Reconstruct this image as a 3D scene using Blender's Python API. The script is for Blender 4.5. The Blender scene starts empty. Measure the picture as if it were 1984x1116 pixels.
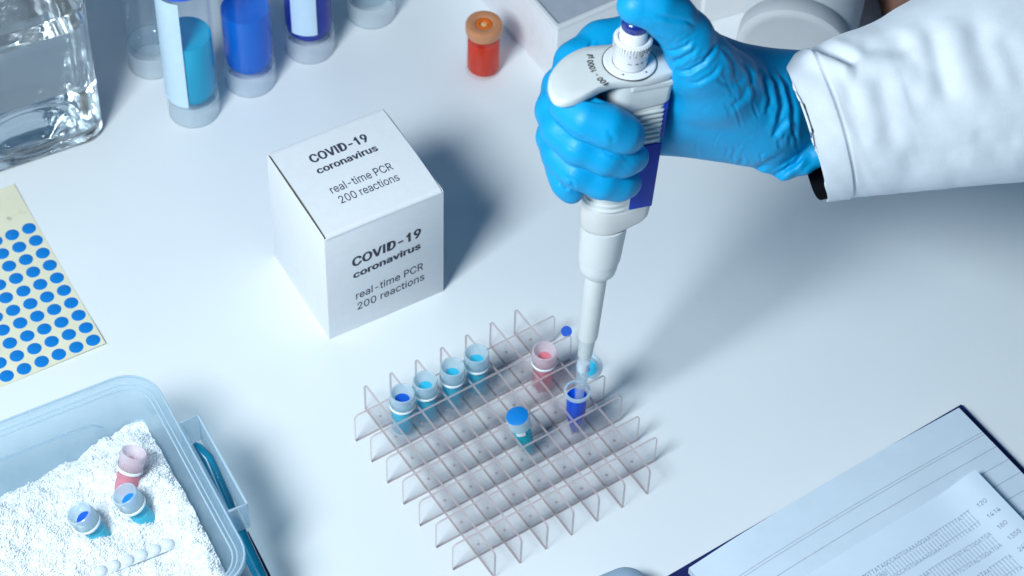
import bpy, bmesh, math, random, json
import numpy as np
from mathutils import Vector, Matrix, Euler

random.seed(7)
rng = np.random.default_rng(7)
PI = math.pi
S = bpy.context.scene
COL = S.collection

# ------------------------------------------------------------------ camera, world, lamps, exposure
# everything below is authored in centimetres and scaled to metres at the very end (camera and lamps are in metres here)
CAM_P = np.array([0.0, -88.76081107, 109.62058257])
CAM_R = np.array([0.99938477, 0.02725736, 0.02207054])
CAM_U = np.array([-0.03507238, 0.77669621, 0.62889819])
CAM_F = np.array([0.0, 0.62928534, -0.77717435])
FPX = 4915.0
cam_d = bpy.data.cameras.new('camera')
cam_d.sensor_width = 36.0
cam_d.lens = 36.0 * FPX / 1984.0
cam_d.clip_start = 0.05
cam_d.clip_end = 50
cam_d.dof.use_dof = True
cam_d.dof.focus_distance = 1.27
cam_d.dof.aperture_fstop = 14
cam = bpy.data.objects.new('camera', cam_d)
COL.objects.link(cam)
M = Matrix.Identity(4)
for i in range(3):
    M[i][0], M[i][1], M[i][2], M[i][3] = CAM_R[i], CAM_U[i], -CAM_F[i], CAM_P[i] * 0.01
cam.matrix_world = M
S.camera = cam

S.world = bpy.data.worlds.new('World')
S.world.use_nodes = True
bg = S.world.node_tree.nodes['Background']
bg.inputs[0].default_value = (0.02, 0.46, 1.0, 1)
bg.inputs[1].default_value = 0.13

def area_lamp(name, pos, aim, size, power, color):
    l = bpy.data.lights.new(name, 'AREA')
    l.shape = 'SQUARE'
    l.size = size
    l.energy = power
    l.color = color
    o = bpy.data.objects.new(name, l)
    COL.objects.link(o)
    o.location = pos
    o.rotation_euler = (Vector(aim) - Vector(pos)).to_track_quat('-Z', 'Y').to_euler()
    return o
area_lamp('softbox_lamp', (-0.45, -0.65, 0.92), (0.0, -0.02, 0.0), 0.31, 16.2, (0.83, 0.94, 1.0))
area_lamp('side_lamp', (-0.95, -0.20, 0.42), (-0.05, 0.0, 0.03), 0.4, 0.7, (0.82, 0.94, 1.0))
area_lamp('added_back_fill', (-0.78, 0.75, 0.55), (-0.25, 0.12, 0.05), 0.9, 1.2, (0.74, 0.89, 1.0))  # added fill, no real source: gives the glass bottle something pale to refract

S.view_settings.view_transform = 'Standard'
S.view_settings.look = 'None'
S.view_settings.exposure = 0.0
S.view_settings.gamma = 1.0
S.cycles.use_denoising = True
S.cycles.max_bounces = 24
S.cycles.transmission_bounces = 20
S.cycles.transparent_max_bounces = 48
S.cycles.glossy_bounces = 6
S.cycles.diffuse_bounces = 6
S.cycles.caustics_refractive = True
S.cycles.caustics_reflective = False
S.cycles.blur_glossy = 0.6
S.cycles.sample_clamp_indirect = 0.0

# ------------------------------------------------------------------ helpers
def at(x, y, z=0.0):
    """a point of the photograph (pixels) at height z (cm), in world cm"""
    d = CAM_F * FPX + CAM_R * (x - 992) - CAM_U * (y - 558)
    return CAM_P + d * ((z - CAM_P[2]) / d[2])

def pj(P):
    d = np.asarray(P, float) - CAM_P
    z = d @ CAM_F
    return np.stack([992 + FPX * (d @ CAM_R) / z, 558 - FPX * (d @ CAM_U) / z], -1)

class MB:
    """collects simple shapes; build() links them as ONE mesh object"""
    def __init__(self):
        self.v, self.f, self.m = [], [], []
        self.mi = 0
    def add(self, v, f):
        o = len(self.v)
        self.v += [tuple(map(float, p)) for p in v]
        for q in f:
            self.f.append([i + o for i in q])
            self.m.append(self.mi)
        return self
    def box(self, x0, x1, y0, y1, z0, z1):
        v = [(x, y, z) for z in (z0, z1) for y in (y0, y1) for x in (x0, x1)]
        return self.add(v, [(0, 2, 3, 1), (4, 5, 7, 6), (0, 1, 5, 4), (2, 6, 7, 3), (0, 4, 6, 2), (1, 3, 7, 5)])
    def lathe(self, prof, n=48, c=(0, 0), closed=False):
        v, f = [], []
        for r, z in prof:
            for k in range(n):
                a = 2 * PI * k / n
                v.append((c[0] + r * math.cos(a), c[1] + r * math.sin(a), z))
        L = len(prof)
        for i in range(L if closed else L - 1):
            j = (i + 1) % L
            for k in range(n):
                k2 = (k + 1) % n
                f.append((i * n + k, i * n + k2, j * n + k2, j * n + k))
        if not closed:
            if prof[0][0] > 1e-6: f.append(tuple(reversed(range(n))))
            if prof[-1][0] > 1e-6: f.append(tuple((L - 1) * n + k for k in range(n)))
        return self.add(v, f)
    def prism(self, poly, z0, z1):
        n = len(poly)
        v = [(x, y, z0) for x, y in poly] + [(x, y, z1) for x, y in poly]
        f = [tuple(reversed(range(n))), tuple(range(n, 2 * n))] + [(i, (i + 1) % n, n + (i + 1) % n, n + i) for i in range(n)]
        return self.add(v, f)
    def loft(self, rings, cap=True, wrap=False):
        n = len(rings[0])
        v = [p for r in rings for p in r]
        f = []
        for i in range(len(rings) - (0 if wrap else 1)):
            j = (i + 1) % len(rings)
            for k in range(n):
                k2 = (k + 1) % n
                f.append((i * n + k, i * n + k2, j * n + k2, j * n + k))
        if cap and not wrap:
            f.append(tuple(reversed(range(n))))
            f.append(tuple((len(rings) - 1) * n + k for k in range(n)))
        return self.add(v, f)
    def tube(self, pts, r, n=12):
        pts = [Vector(p) for p in pts]
        rs = r if isinstance(r, (list, tuple)) else [r] * len(pts)
        rings = []
        up = Vector((0, 0, 1))
        for i, p in enumerate(pts):
            t = (pts[min(i + 1, len(pts) - 1)] - pts[max(i - 1, 0)]).normalized()
            a = t.cross(up)
            if a.length < 1e-3: a = t.cross(Vector((1, 0, 0)))
            a.normalize()
            b = a.cross(t)
            rings.append([p + (a * math.cos(2 * PI * k / n) + b * math.sin(2 * PI * k / n)) * rs[i] for k in range(n)])
        return self.loft(rings)
    def build(self, name, mats, parent=None, smooth=True, bevel=0, segs=2, angle=35, merge=False, recalc=True):
        me = bpy.data.meshes.new(name)
        me.from_pydata(self.v, [], self.f)
        if not isinstance(mats, (list, tuple)): mats = [mats]
        for m in mats: me.materials.append(m)
        me.polygons.foreach_set('material_index', self.m)
        bm = bmesh.new()
        bm.from_mesh(me)
        if merge: bmesh.ops.remove_doubles(bm, verts=bm.verts, dist=1e-4)
        if recalc: bmesh.ops.recalc_face_normals(bm, faces=bm.faces)
        if bevel:
            es = [e for e in bm.edges if len(e.link_faces) == 2 and e.calc_face_angle(0) > math.radians(angle)]
            bmesh.ops.bevel(bm, geom=es, offset=bevel, segments=segs, profile=0.5, affect='EDGES', clamp_overlap=True)
        for f in bm.faces: f.smooth = smooth
        if smooth:
            for e in bm.edges:
                e.smooth = not (len(e.link_faces) == 2 and e.calc_face_angle(0) > math.radians(angle + 6))
        bm.to_mesh(me)
        bm.free()
        o = bpy.data.objects.new(name, me)
        COL.objects.link(o)
        if parent: o.parent = parent
        return o

def tag(o, label, cat, group=None, kind=None):
    if label: o['label'] = label
    if cat: o['category'] = cat
    if group: o['group'] = group
    if kind: o['kind'] = kind
    return o
def thing(name, label, cat, loc=(0, 0, 0), rz=0.0, group=None, rot=None):
    o = bpy.data.objects.new(name, None)
    o.empty_display_size = 0.01
    COL.objects.link(o)
    o.location = loc
    o.rotation_euler = rot if rot is not None else (0, 0, rz)
    return tag(o, label, cat, group)
def copy_tree(o, parent=None):
    c = o.copy()
    COL.objects.link(c)
    if parent: c.parent = parent
    for ch in list(o.children): copy_tree(ch, c)
    return c
def tilt(v):
    """rotation that carries z to the direction v"""
    return Vector((0, 0, 1)).rotation_difference(Vector(v).normalized()).to_euler()
def rrect(x0, x1, y0, y1, r, n=8):
    p = []
    for cx, cy, a0 in ((x1 - r, y1 - r, 0), (x0 + r, y1 - r, 90), (x0 + r, y0 + r, 180), (x1 - r, y0 + r, 270)):
        for k in range(n + 1):
            a = math.radians(a0 + 90 * k / n)
            p.append((cx + r * math.cos(a), cy + r * math.sin(a)))
    return p

# ------------------------------------------------------------------ materials
def mat(name):
    m = bpy.data.materials.new(name)
    m.use_nodes = True
    nt = m.node_tree
    for n in list(nt.nodes): nt.nodes.remove(n)
    out = nt.nodes.new('ShaderNodeOutputMaterial')
    return m, nt, out
def N(nt, typ, **kw):
    n = nt.nodes.new(typ)
    for k, v in kw.items():
        if k.startswith('i_'): n.inputs[k[2:].replace('_', ' ')].default_value = v
        else: setattr(n, k, v)
    return n
def noise(nt, scale, detail=3, rough=0.5, coords='Object', stretch=None):
    tc = N(nt, 'ShaderNodeTexCoord')
    n = N(nt, 'ShaderNodeTexNoise', i_Scale=scale * 100, i_Detail=detail, i_Roughness=rough)
    if stretch:
        mp = N(nt, 'ShaderNodeMapping')
        mp.inputs['Scale'].default_value = stretch
        nt.links.new(tc.outputs[coords], mp.inputs[0]); nt.links.new(mp.outputs[0], n.inputs[0])
    else: nt.links.new(tc.outputs[coords], n.inputs[0])
    return n
def ramp(nt, src, p0, p1, c0, c1):
    r = N(nt, 'ShaderNodeValToRGB')
    r.color_ramp.elements[0].position, r.color_ramp.elements[1].position = p0, p1
    r.color_ramp.elements[0].color = (*c0, 1) if len(c0) == 3 else c0
    r.color_ramp.elements[1].color = (*c1, 1) if len(c1) == 3 else c1
    nt.links.new(src, r.inputs[0])
    return r
def bump(nt, h, dist_cm, strength=1.0):
    b = N(nt, 'ShaderNodeBump', i_Strength=strength, i_Distance=dist_cm * 0.01)
    nt.links.new(h, b.inputs['Height'])
    return b
def plastic(name, col, rough=0.4, spec=0.5, var=0.06, nscale=1.2, bmp=0.0, bscale=8, sss=0.0, coat=0.0, dirt=None):
    m, nt, out = mat(name)
    p = N(nt, 'ShaderNodeBsdfPrincipled', i_Roughness=rough)
    p.inputs['Specular IOR Level'].default_value = spec
    n = noise(nt, nscale, 4, 0.6)
    lo = tuple(max(0, c * (1 - var)) for c in col); hi = tuple(min(1, c * (1 + var)) for c in col)
    r = ramp(nt, n.outputs[0], 0.3, 0.7, lo, hi)
    colout = r.outputs[0]
    if dirt:
        n2 = noise(nt, dirt[0], 5, 0.7)
        r2 = ramp(nt, n2.outputs[0], dirt[1], dirt[1] + 0.05, (0, 0, 0), (1, 1, 1))
        mx = N(nt, 'ShaderNodeMix', data_type='RGBA')
        nt.links.new(r2.outputs[0], mx.inputs[0]); nt.links.new(colout, mx.inputs[6])
        mx.inputs[7].default_value = (*dirt[2], 1)
        colout = mx.outputs[2]
    nt.links.new(colout, p.inputs['Base Color'])
    if bmp:
        b = bump(nt, noise(nt, bscale, 3).outputs[0], bmp)
        nt.links.new(b.outputs[0], p.inputs['Normal'])
    if sss:
        p.inputs['Subsurface Weight'].default_value = sss
        p.inputs['Subsurface Radius'].default_value = (1, 1, 1)
        p.inputs['Subsurface Scale'].default_value = 0.0025
    if coat: p.inputs['Coat Weight'].default_value = coat
    nt.links.new(p.outputs[0], out.inputs[0])
    return m
def glass(name, col=(1, 1, 1), ior=1.5, rough=0.0, thru=0.0):
    m, nt, out = mat(name)
    p = N(nt, 'ShaderNodeBsdfGlass', i_IOR=ior, i_Roughness=rough)
    p.inputs[0].default_value = (*col, 1)
    tr = N(nt, 'ShaderNodeBsdfTransparent'); tr.inputs[0].default_value = (*col, 1)
    mx = N(nt, 'ShaderNodeMixShader'); mx.inputs[0].default_value = thru
    nt.links.new(p.outputs[0], mx.inputs[1]); nt.links.new(tr.outputs[0], mx.inputs[2])
    nt.links.new(mx.outputs[0], out.inputs[0])
    return m
def clear(name, tint, gloss=0.12, rough=0.08, milk=0.0, milkcol=(0.8, 0.85, 0.9), bmp=0.0):
    """thin clear plastic: light passes straight, surface gloss by fresnel, optional milkiness"""
    m, nt, out = mat(name)
    t = N(nt, 'ShaderNodeBsdfTransparent'); t.inputs[0].default_value = (*tint, 1)
    g = N(nt, 'ShaderNodeBsdfGlossy', i_Roughness=rough)
    lw = N(nt, 'ShaderNodeLayerWeight', i_Blend=0.5)
    pw = N(nt, 'ShaderNodeMath', operation='POWER'); pw.inputs[1].default_value = 4.0
    ma = N(nt, 'ShaderNodeMath', operation='MULTIPLY_ADD'); ma.inputs[1].default_value = 0.22; ma.inputs[2].default_value = gloss * 0.22
    mx = N(nt, 'ShaderNodeMixShader')
    nt.links.new(lw.outputs['Facing'], pw.inputs[0]); nt.links.new(pw.outputs[0], ma.inputs[0]); nt.links.new(ma.outputs[0], mx.inputs[0])
    nt.links.new(g.outputs[0], mx.inputs[2])
    base = t.outputs[0]
    if milk:
        d = N(nt, 'ShaderNodeBsdfDiffuse'); d.inputs[0].default_value = (*milkcol, 1)
        tl = N(nt, 'ShaderNodeBsdfTranslucent'); tl.inputs[0].default_value = (*milkcol, 1)
        m1 = N(nt, 'ShaderNodeMixShader'); m1.inputs[0].default_value = 0.3
        nt.links.new(d.outputs[0], m1.inputs[1]); nt.links.new(tl.outputs[0], m1.inputs[2])
        m2 = N(nt, 'ShaderNodeMixShader'); m2.inputs[0].default_value = milk
        nt.links.new(t.outputs[0], m2.inputs[1]); nt.links.new(m1.outputs[0], m2.inputs[2])
        base = m2.outputs[0]
    if bmp:
        b = bump(nt, noise(nt, 1.5, 2).outputs[0], bmp)
        nt.links.new(b.outputs[0], g.inputs['Normal'])
    nt.links.new(base, mx.inputs[1])
    nt.links.new(mx.outputs[0], out.inputs[0])
    return m

def table_mat():
    m, nt, out = mat('white_laminate')
    p = N(nt, 'ShaderNodeBsdfPrincipled', i_Roughness=0.38)
    p.inputs['Specular IOR Level'].default_value = 0.35
    n = noise(nt, 0.05, 4, 0.6)
    r = ramp(nt, n.outputs[0], 0.3, 0.7, (0.78, 0.81, 0.83), (0.83, 0.85, 0.86))
    # sparse dust specks
    tc = N(nt, 'ShaderNodeTexCoord')
    vo = N(nt, 'ShaderNodeTexVoronoi', i_Scale=38.0)
    nt.links.new(tc.outputs['Object'], vo.inputs[0])
    vr = ramp(nt, vo.outputs['Distance'], 0.016, 0.026, (1, 1, 1), (0, 0, 0))
    n2 = noise(nt, 0.35, 1)
    nr = ramp(nt, n2.outputs[0], 0.52, 0.62, (0, 0, 0), (1, 1, 1))
    mu = N(nt, 'ShaderNodeMath', operation='MULTIPLY')
    nt.links.new(vr.outputs[0], mu.inputs[0]); nt.links.new(nr.outputs[0], mu.inputs[1])
    mu2 = N(nt, 'ShaderNodeMath', operation='MULTIPLY'); mu2.inputs[1].default_value = 0.55
    nt.links.new(mu.outputs[0], mu2.inputs[0])
    mx = N(nt, 'ShaderNodeMix', data_type='RGBA')
    nt.links.new(mu2.outputs[0], mx.inputs[0]); nt.links.new(r.outputs[0], mx.inputs[6])
    mx.inputs[7].default_value = (0.15, 0.18, 0.22, 1)
    nt.links.new(mx.outputs[2], p.inputs['Base Color'])
    b = bump(nt, noise(nt, 2.5, 2).outputs[0], 0.004)
    nt.links.new(b.outputs[0], p.inputs['Normal'])
    nt.links.new(p.outputs[0], out.inputs[0])
    return m

def weave_mat(name, col):
    m, nt, out = mat(name)
    p = N(nt, 'ShaderNodeBsdfPrincipled', i_Roughness=0.9)
    p.inputs['Specular IOR Level'].default_value = 0.15
    p.inputs['Sheen Weight'].default_value = 0.25
    n1 = noise(nt, 26, 2, 0.6, stretch=(1, 0.25, 1)); n2 = noise(nt, 26, 2, 0.6, stretch=(0.25, 1, 1))
    ad2 = N(nt, 'ShaderNodeMath', operation='ADD')
    nt.links.new(n1.outputs[0], ad2.inputs[0]); nt.links.new(n2.outputs[0], ad2.inputs[1])
    b = bump(nt, ad2.outputs[0], 0.012, 0.7)
    nt.links.new(b.outputs[0], p.inputs['Normal'])
    r = ramp(nt, noise(nt, 1.5, 3).outputs[0], 0.3, 0.7, tuple(c * 0.94 for c in col), col)
    nt.links.new(r.outputs[0], p.inputs['Base Color'])
    nt.links.new(p.outputs[0], out.inputs[0])
    return m

def sheet_mat():
    m, nt, out = mat('cream_backing_paper')
    p = N(nt, 'ShaderNodeBsdfPrincipled', i_Roughness=0.5)
    tc = N(nt, 'ShaderNodeTexCoord')
    sp = N(nt, 'ShaderNodeSeparateXYZ')
    nt.links.new(tc.outputs['Object'], sp.inputs[0])
    top = ramp(nt, sp.outputs['Y'], 0.0985, 0.101, (0, 0, 0), (1, 1, 1))   # margin above the stickers
    n = noise(nt, 0.9, 5, 0.6)
    st = ramp(nt, n.outputs[0], 0.60, 0.66, (0, 0, 0), (1, 1, 1))
    mu = N(nt, 'ShaderNodeMath', operation='MULTIPLY')
    nt.links.new(top.outputs[0], mu.inputs[0]); nt.links.new(st.outputs[0], mu.inputs[1])
    mu2 = N(nt, 'ShaderNodeMath', operation='MULTIPLY'); mu2.inputs[1].default_value = 0.45
    nt.links.new(mu.outputs[0], mu2.inputs[0])
    mx = N(nt, 'ShaderNodeMix', data_type='RGBA')
    base = ramp(nt, noise(nt, 0.5, 3).outputs[0], 0.3, 0.7, (0.76, 0.72, 0.53), (0.82, 0.78, 0.60))
    nt.links.new(mu2.outputs[0], mx.inputs[0]); nt.links.new(base.outputs[0], mx.inputs[6])
    mx.inputs[7].default_value = (0.20, 0.18, 0.13, 1)
    nt.links.new(mx.outputs[2], p.inputs['Base Color'])
    nt.links.new(p.outputs[0], out.inputs[0])
    return m

MT = {}
MT['table'] = table_mat()
MT['card'] = plastic('white_card', (0.80, 0.81, 0.83), 0.62, 0.25, 0.02, 2, 0.006, 14)
MT['card_in'] = plastic('grey_card_inside', (0.35, 0.31, 0.27), 0.9, 0.1)
MT['ink'] = plastic('grey_ink', (0.055, 0.06, 0.085), 0.6, 0.2, 0.25, 6)
MT['ink_pale'] = plastic('pale_printer_ink', (0.27, 0.31, 0.39), 0.7, 0.1, 0.3, 6)
MT['rule'] = plastic('ruled_line_ink', (0.46, 0.50, 0.58), 0.7, 0.1, 0.1, 3)
MT['paper'] = plastic('notebook_paper', (0.66, 0.75, 0.84), 0.7, 0.15, 0.03, 0.6, 0.004, 10)
MT['paper2'] = plastic('printout_paper', (0.70, 0.80, 0.90), 0.65, 0.2, 0.02, 0.4, 0.004, 5)
MT['navy'] = plastic('navy_cover', (0.008, 0.014, 0.10), 0.45, 0.4, 0.2, 3, 0.01, 30)
MT['acrylic'] = clear('clear_acrylic', (0.997, 0.994, 0.995), 0.10, 0.05, 0.020, (0.92, 0.87, 0.88))
MT['acrylic_edge'] = clear('acrylic_cut_edge', (0.92, 0.86, 0.86), 0.13, 0.25, 0.60, (0.66, 0.55, 0.55))
MT['pp'] = clear('clear_polypropylene', (0.93, 0.97, 0.99), 0.25, 0.16, 0.46, (0.80, 0.95, 1.0))
MT['frost'] = clear('frosted_strip_plastic', (0.97, 0.985, 1.0), 0.15, 0.2, 0.72, (0.96, 0.985, 1.0))
MT['pp_tube'] = clear('clear_tube_wall', (0.985, 0.992, 0.996), 0.08, 0.06, 0.006, (0.80, 0.90, 0.95))
MT['skirt'] = clear('frosted_tube_skirt', (0.96, 0.98, 0.99), 0.15, 0.2, 0.30, (0.92, 0.97, 1.0))
MT['pp_pink'] = clear('pinkish_polypropylene', (0.98, 0.94, 0.96), 0.25, 0.16, 0.50, (1.0, 0.90, 0.95))
MT['cyan_liq'] = clear('cyan_liquid', (0.30, 0.80, 0.92), 0.05, 0.08, 0.66, (0.08, 0.76, 0.96))
MT['teal_liq'] = clear('teal_liquid', (0.10, 0.78, 0.85), 0.05, 0.08, 0.72, (0.004, 0.72, 0.84))
MT['pink_liq'] = clear('pink_liquid', (0.97, 0.55, 0.62), 0.05, 0.08, 0.60, (1.0, 0.42, 0.50))
MT['deep_liq'] = clear('deep_blue_liquid', (0.05, 0.22, 0.80), 0.05, 0.08, 0.80, (0.0, 0.13, 0.92))
MT['blue_dot'] = plastic('blue_insert', (0.004, 0.20, 0.60), 0.4, 0.4, 0.04)
MT['deep_dot'] = plastic('deep_blue_insert', (0.003, 0.09, 0.55), 0.4, 0.4, 0.06)
MT['bluecap'] = plastic('bright_blue_cap', (0.004, 0.11, 0.80), 0.35, 0.5, 0.05)
MT['label'] = plastic('pale_blue_label', (0.60, 0.76, 0.88), 0.6, 0.2, 0.03, 1, 0.003, 8)
MT['whitering'] = plastic('white_collar', (0.82, 0.88, 0.92), 0.35, 0.4, 0.02)
MT['glove'] = plastic('blue_nitrile', (0.001, 0.32, 0.63), 0.46, 0.32, 0.05, 0.9, 0.010, 9)
MT['cloth'] = weave_mat('white_cotton', (0.80, 0.84, 0.89))
MT['thread'] = plastic('grey_stitch_thread', (0.45, 0.50, 0.57), 0.9, 0.1)
MT['black'] = plastic('black_knit', (0.006, 0.006, 0.009), 0.95, 0.1, 0.3, 9)
MT['pip'] = plastic('pale_grey_plastic', (0.66, 0.68, 0.67), 0.38, 0.45, 0.03, 0.7, 0.003, 14, dirt=(1.1, 0.72, (0.52, 0.50, 0.47)))
MT['pip_white'] = plastic('white_dial_plastic', (0.78, 0.78, 0.80), 0.35, 0.45, 0.02, 0.8, dirt=(3.0, 0.74, (0.35, 0.33, 0.36)))
MT['pip_low'] = plastic('warm_grey_plastic', (0.60, 0.59, 0.58), 0.40, 0.4, 0.03, 0.7, 0.003, 14)
MT['navybtn'] = plastic('navy_button', (0.006, 0.022, 0.21), 0.18, 0.6, 0.05, coat=0.4)
MT['panel'] = plastic('royal_blue_panel', (0.004, 0.040, 0.42), 0.38, 0.2, 0.08, 2)
MT['inkblack'] = plastic('black_print', (0.02, 0.02, 0.025), 0.5, 0.3, 0.1)
MT['tip'] = clear('clear_tip', (0.95, 0.975, 0.99), 0.2, 0.12, 0.14, (0.90, 0.95, 0.98))
MT['filter'] = plastic('white_filter', (0.85, 0.87, 0.90), 0.8, 0.1, 0.02)
MT['glass'] = glass('clear_glass', (0.99, 0.997, 1.0), 1.48, thru=0.0)
MT['water'] = glass('clear_water', (0.985, 0.995, 1.0), 1.33, thru=0.0)
MT['vialglass'] = clear('vial_glass', (0.99, 0.99, 0.99), 0.24, 0.03)
MT['redliq'] = clear('red_liquid', (1.0, 0.17, 0.05), 0.10, 0.04, 0.62, (1.0, 0.065, 0.002))
MT['septum'] = plastic('amber_cap_plastic', (0.62, 0.27, 0.13), 0.35, 0.45, 0.06, 3, sss=0.3)
MT['septum_in'] = plastic('orange_septum', (0.80, 0.16, 0.015), 0.4, 0.4, 0.05, 3, sss=0.2)
MT['foam'] = plastic('white_foam', (0.80, 0.79, 0.80), 0.6, 0.25, 0.02, 1.5, 0.01, 12)
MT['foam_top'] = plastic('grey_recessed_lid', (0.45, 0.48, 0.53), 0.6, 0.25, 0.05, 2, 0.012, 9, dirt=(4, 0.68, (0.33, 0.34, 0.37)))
MT['jar'] = plastic('milky_jar_plastic', (0.76, 0.75, 0.75), 0.4, 0.35, 0.02, 0.8, sss=0.2)
MT['jar_lid'] = plastic('milky_lid_plastic', (0.62, 0.61, 0.62), 0.32, 0.4, 0.02, 0.5, sss=0.3)
MT['brown'] = plastic('brown_card', (0.36, 0.18, 0.13), 0.7, 0.2, 0.1)
MT['tub'] = clear('pale_blue_tub_plastic', (0.90, 0.96, 0.99), 0.3, 0.15, 0.22, (0.66, 0.84, 0.95), 0.02)
MT['tub_edge'] = clear('pale_blue_tub_edge', (0.92, 0.97, 0.99), 0.3, 0.15, 0.62, (0.74, 0.88, 0.96))
MT['teal'] = plastic('teal_handle_plastic', (0.003, 0.20, 0.33), 0.25, 0.5, 0.05, sss=0.1)
MT['ice'] = None
def ice_mat():
    m, nt, out = mat('crushed_ice')
    d = N(nt, 'ShaderNodeBsdfDiffuse'); d.inputs[0].default_value = (0.95, 0.98, 1.0, 1)
    tl = N(nt, 'ShaderNodeBsdfTranslucent'); tl.inputs[0].default_value = (0.95, 0.98, 1.0, 1)
    g = N(nt, 'ShaderNodeBsdfGlossy', i_Roughness=0.12)
    m1 = N(nt, 'ShaderNodeMixShader'); m1.inputs[0].default_value = 0.18
    m2 = N(nt, 'ShaderNodeMixShader'); m2.inputs[0].default_value = 0.035
    nt.links.new(d.outputs[0], m1.inputs[1]); nt.links.new(tl.outputs[0], m1.inputs[2])
    nt.links.new(m1.outputs[0], m2.inputs[1]); nt.links.new(g.outputs[0], m2.inputs[2])
    nt.links.new(m2.outputs[0], out.inputs[0])
    return m
MT['ice'] = ice_mat()
MT['sheet'] = sheet_mat()
MT['greyobj'] = plastic('blue_grey_plastic', (0.34, 0.46, 0.58), 0.45, 0.4, 0.04)

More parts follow.
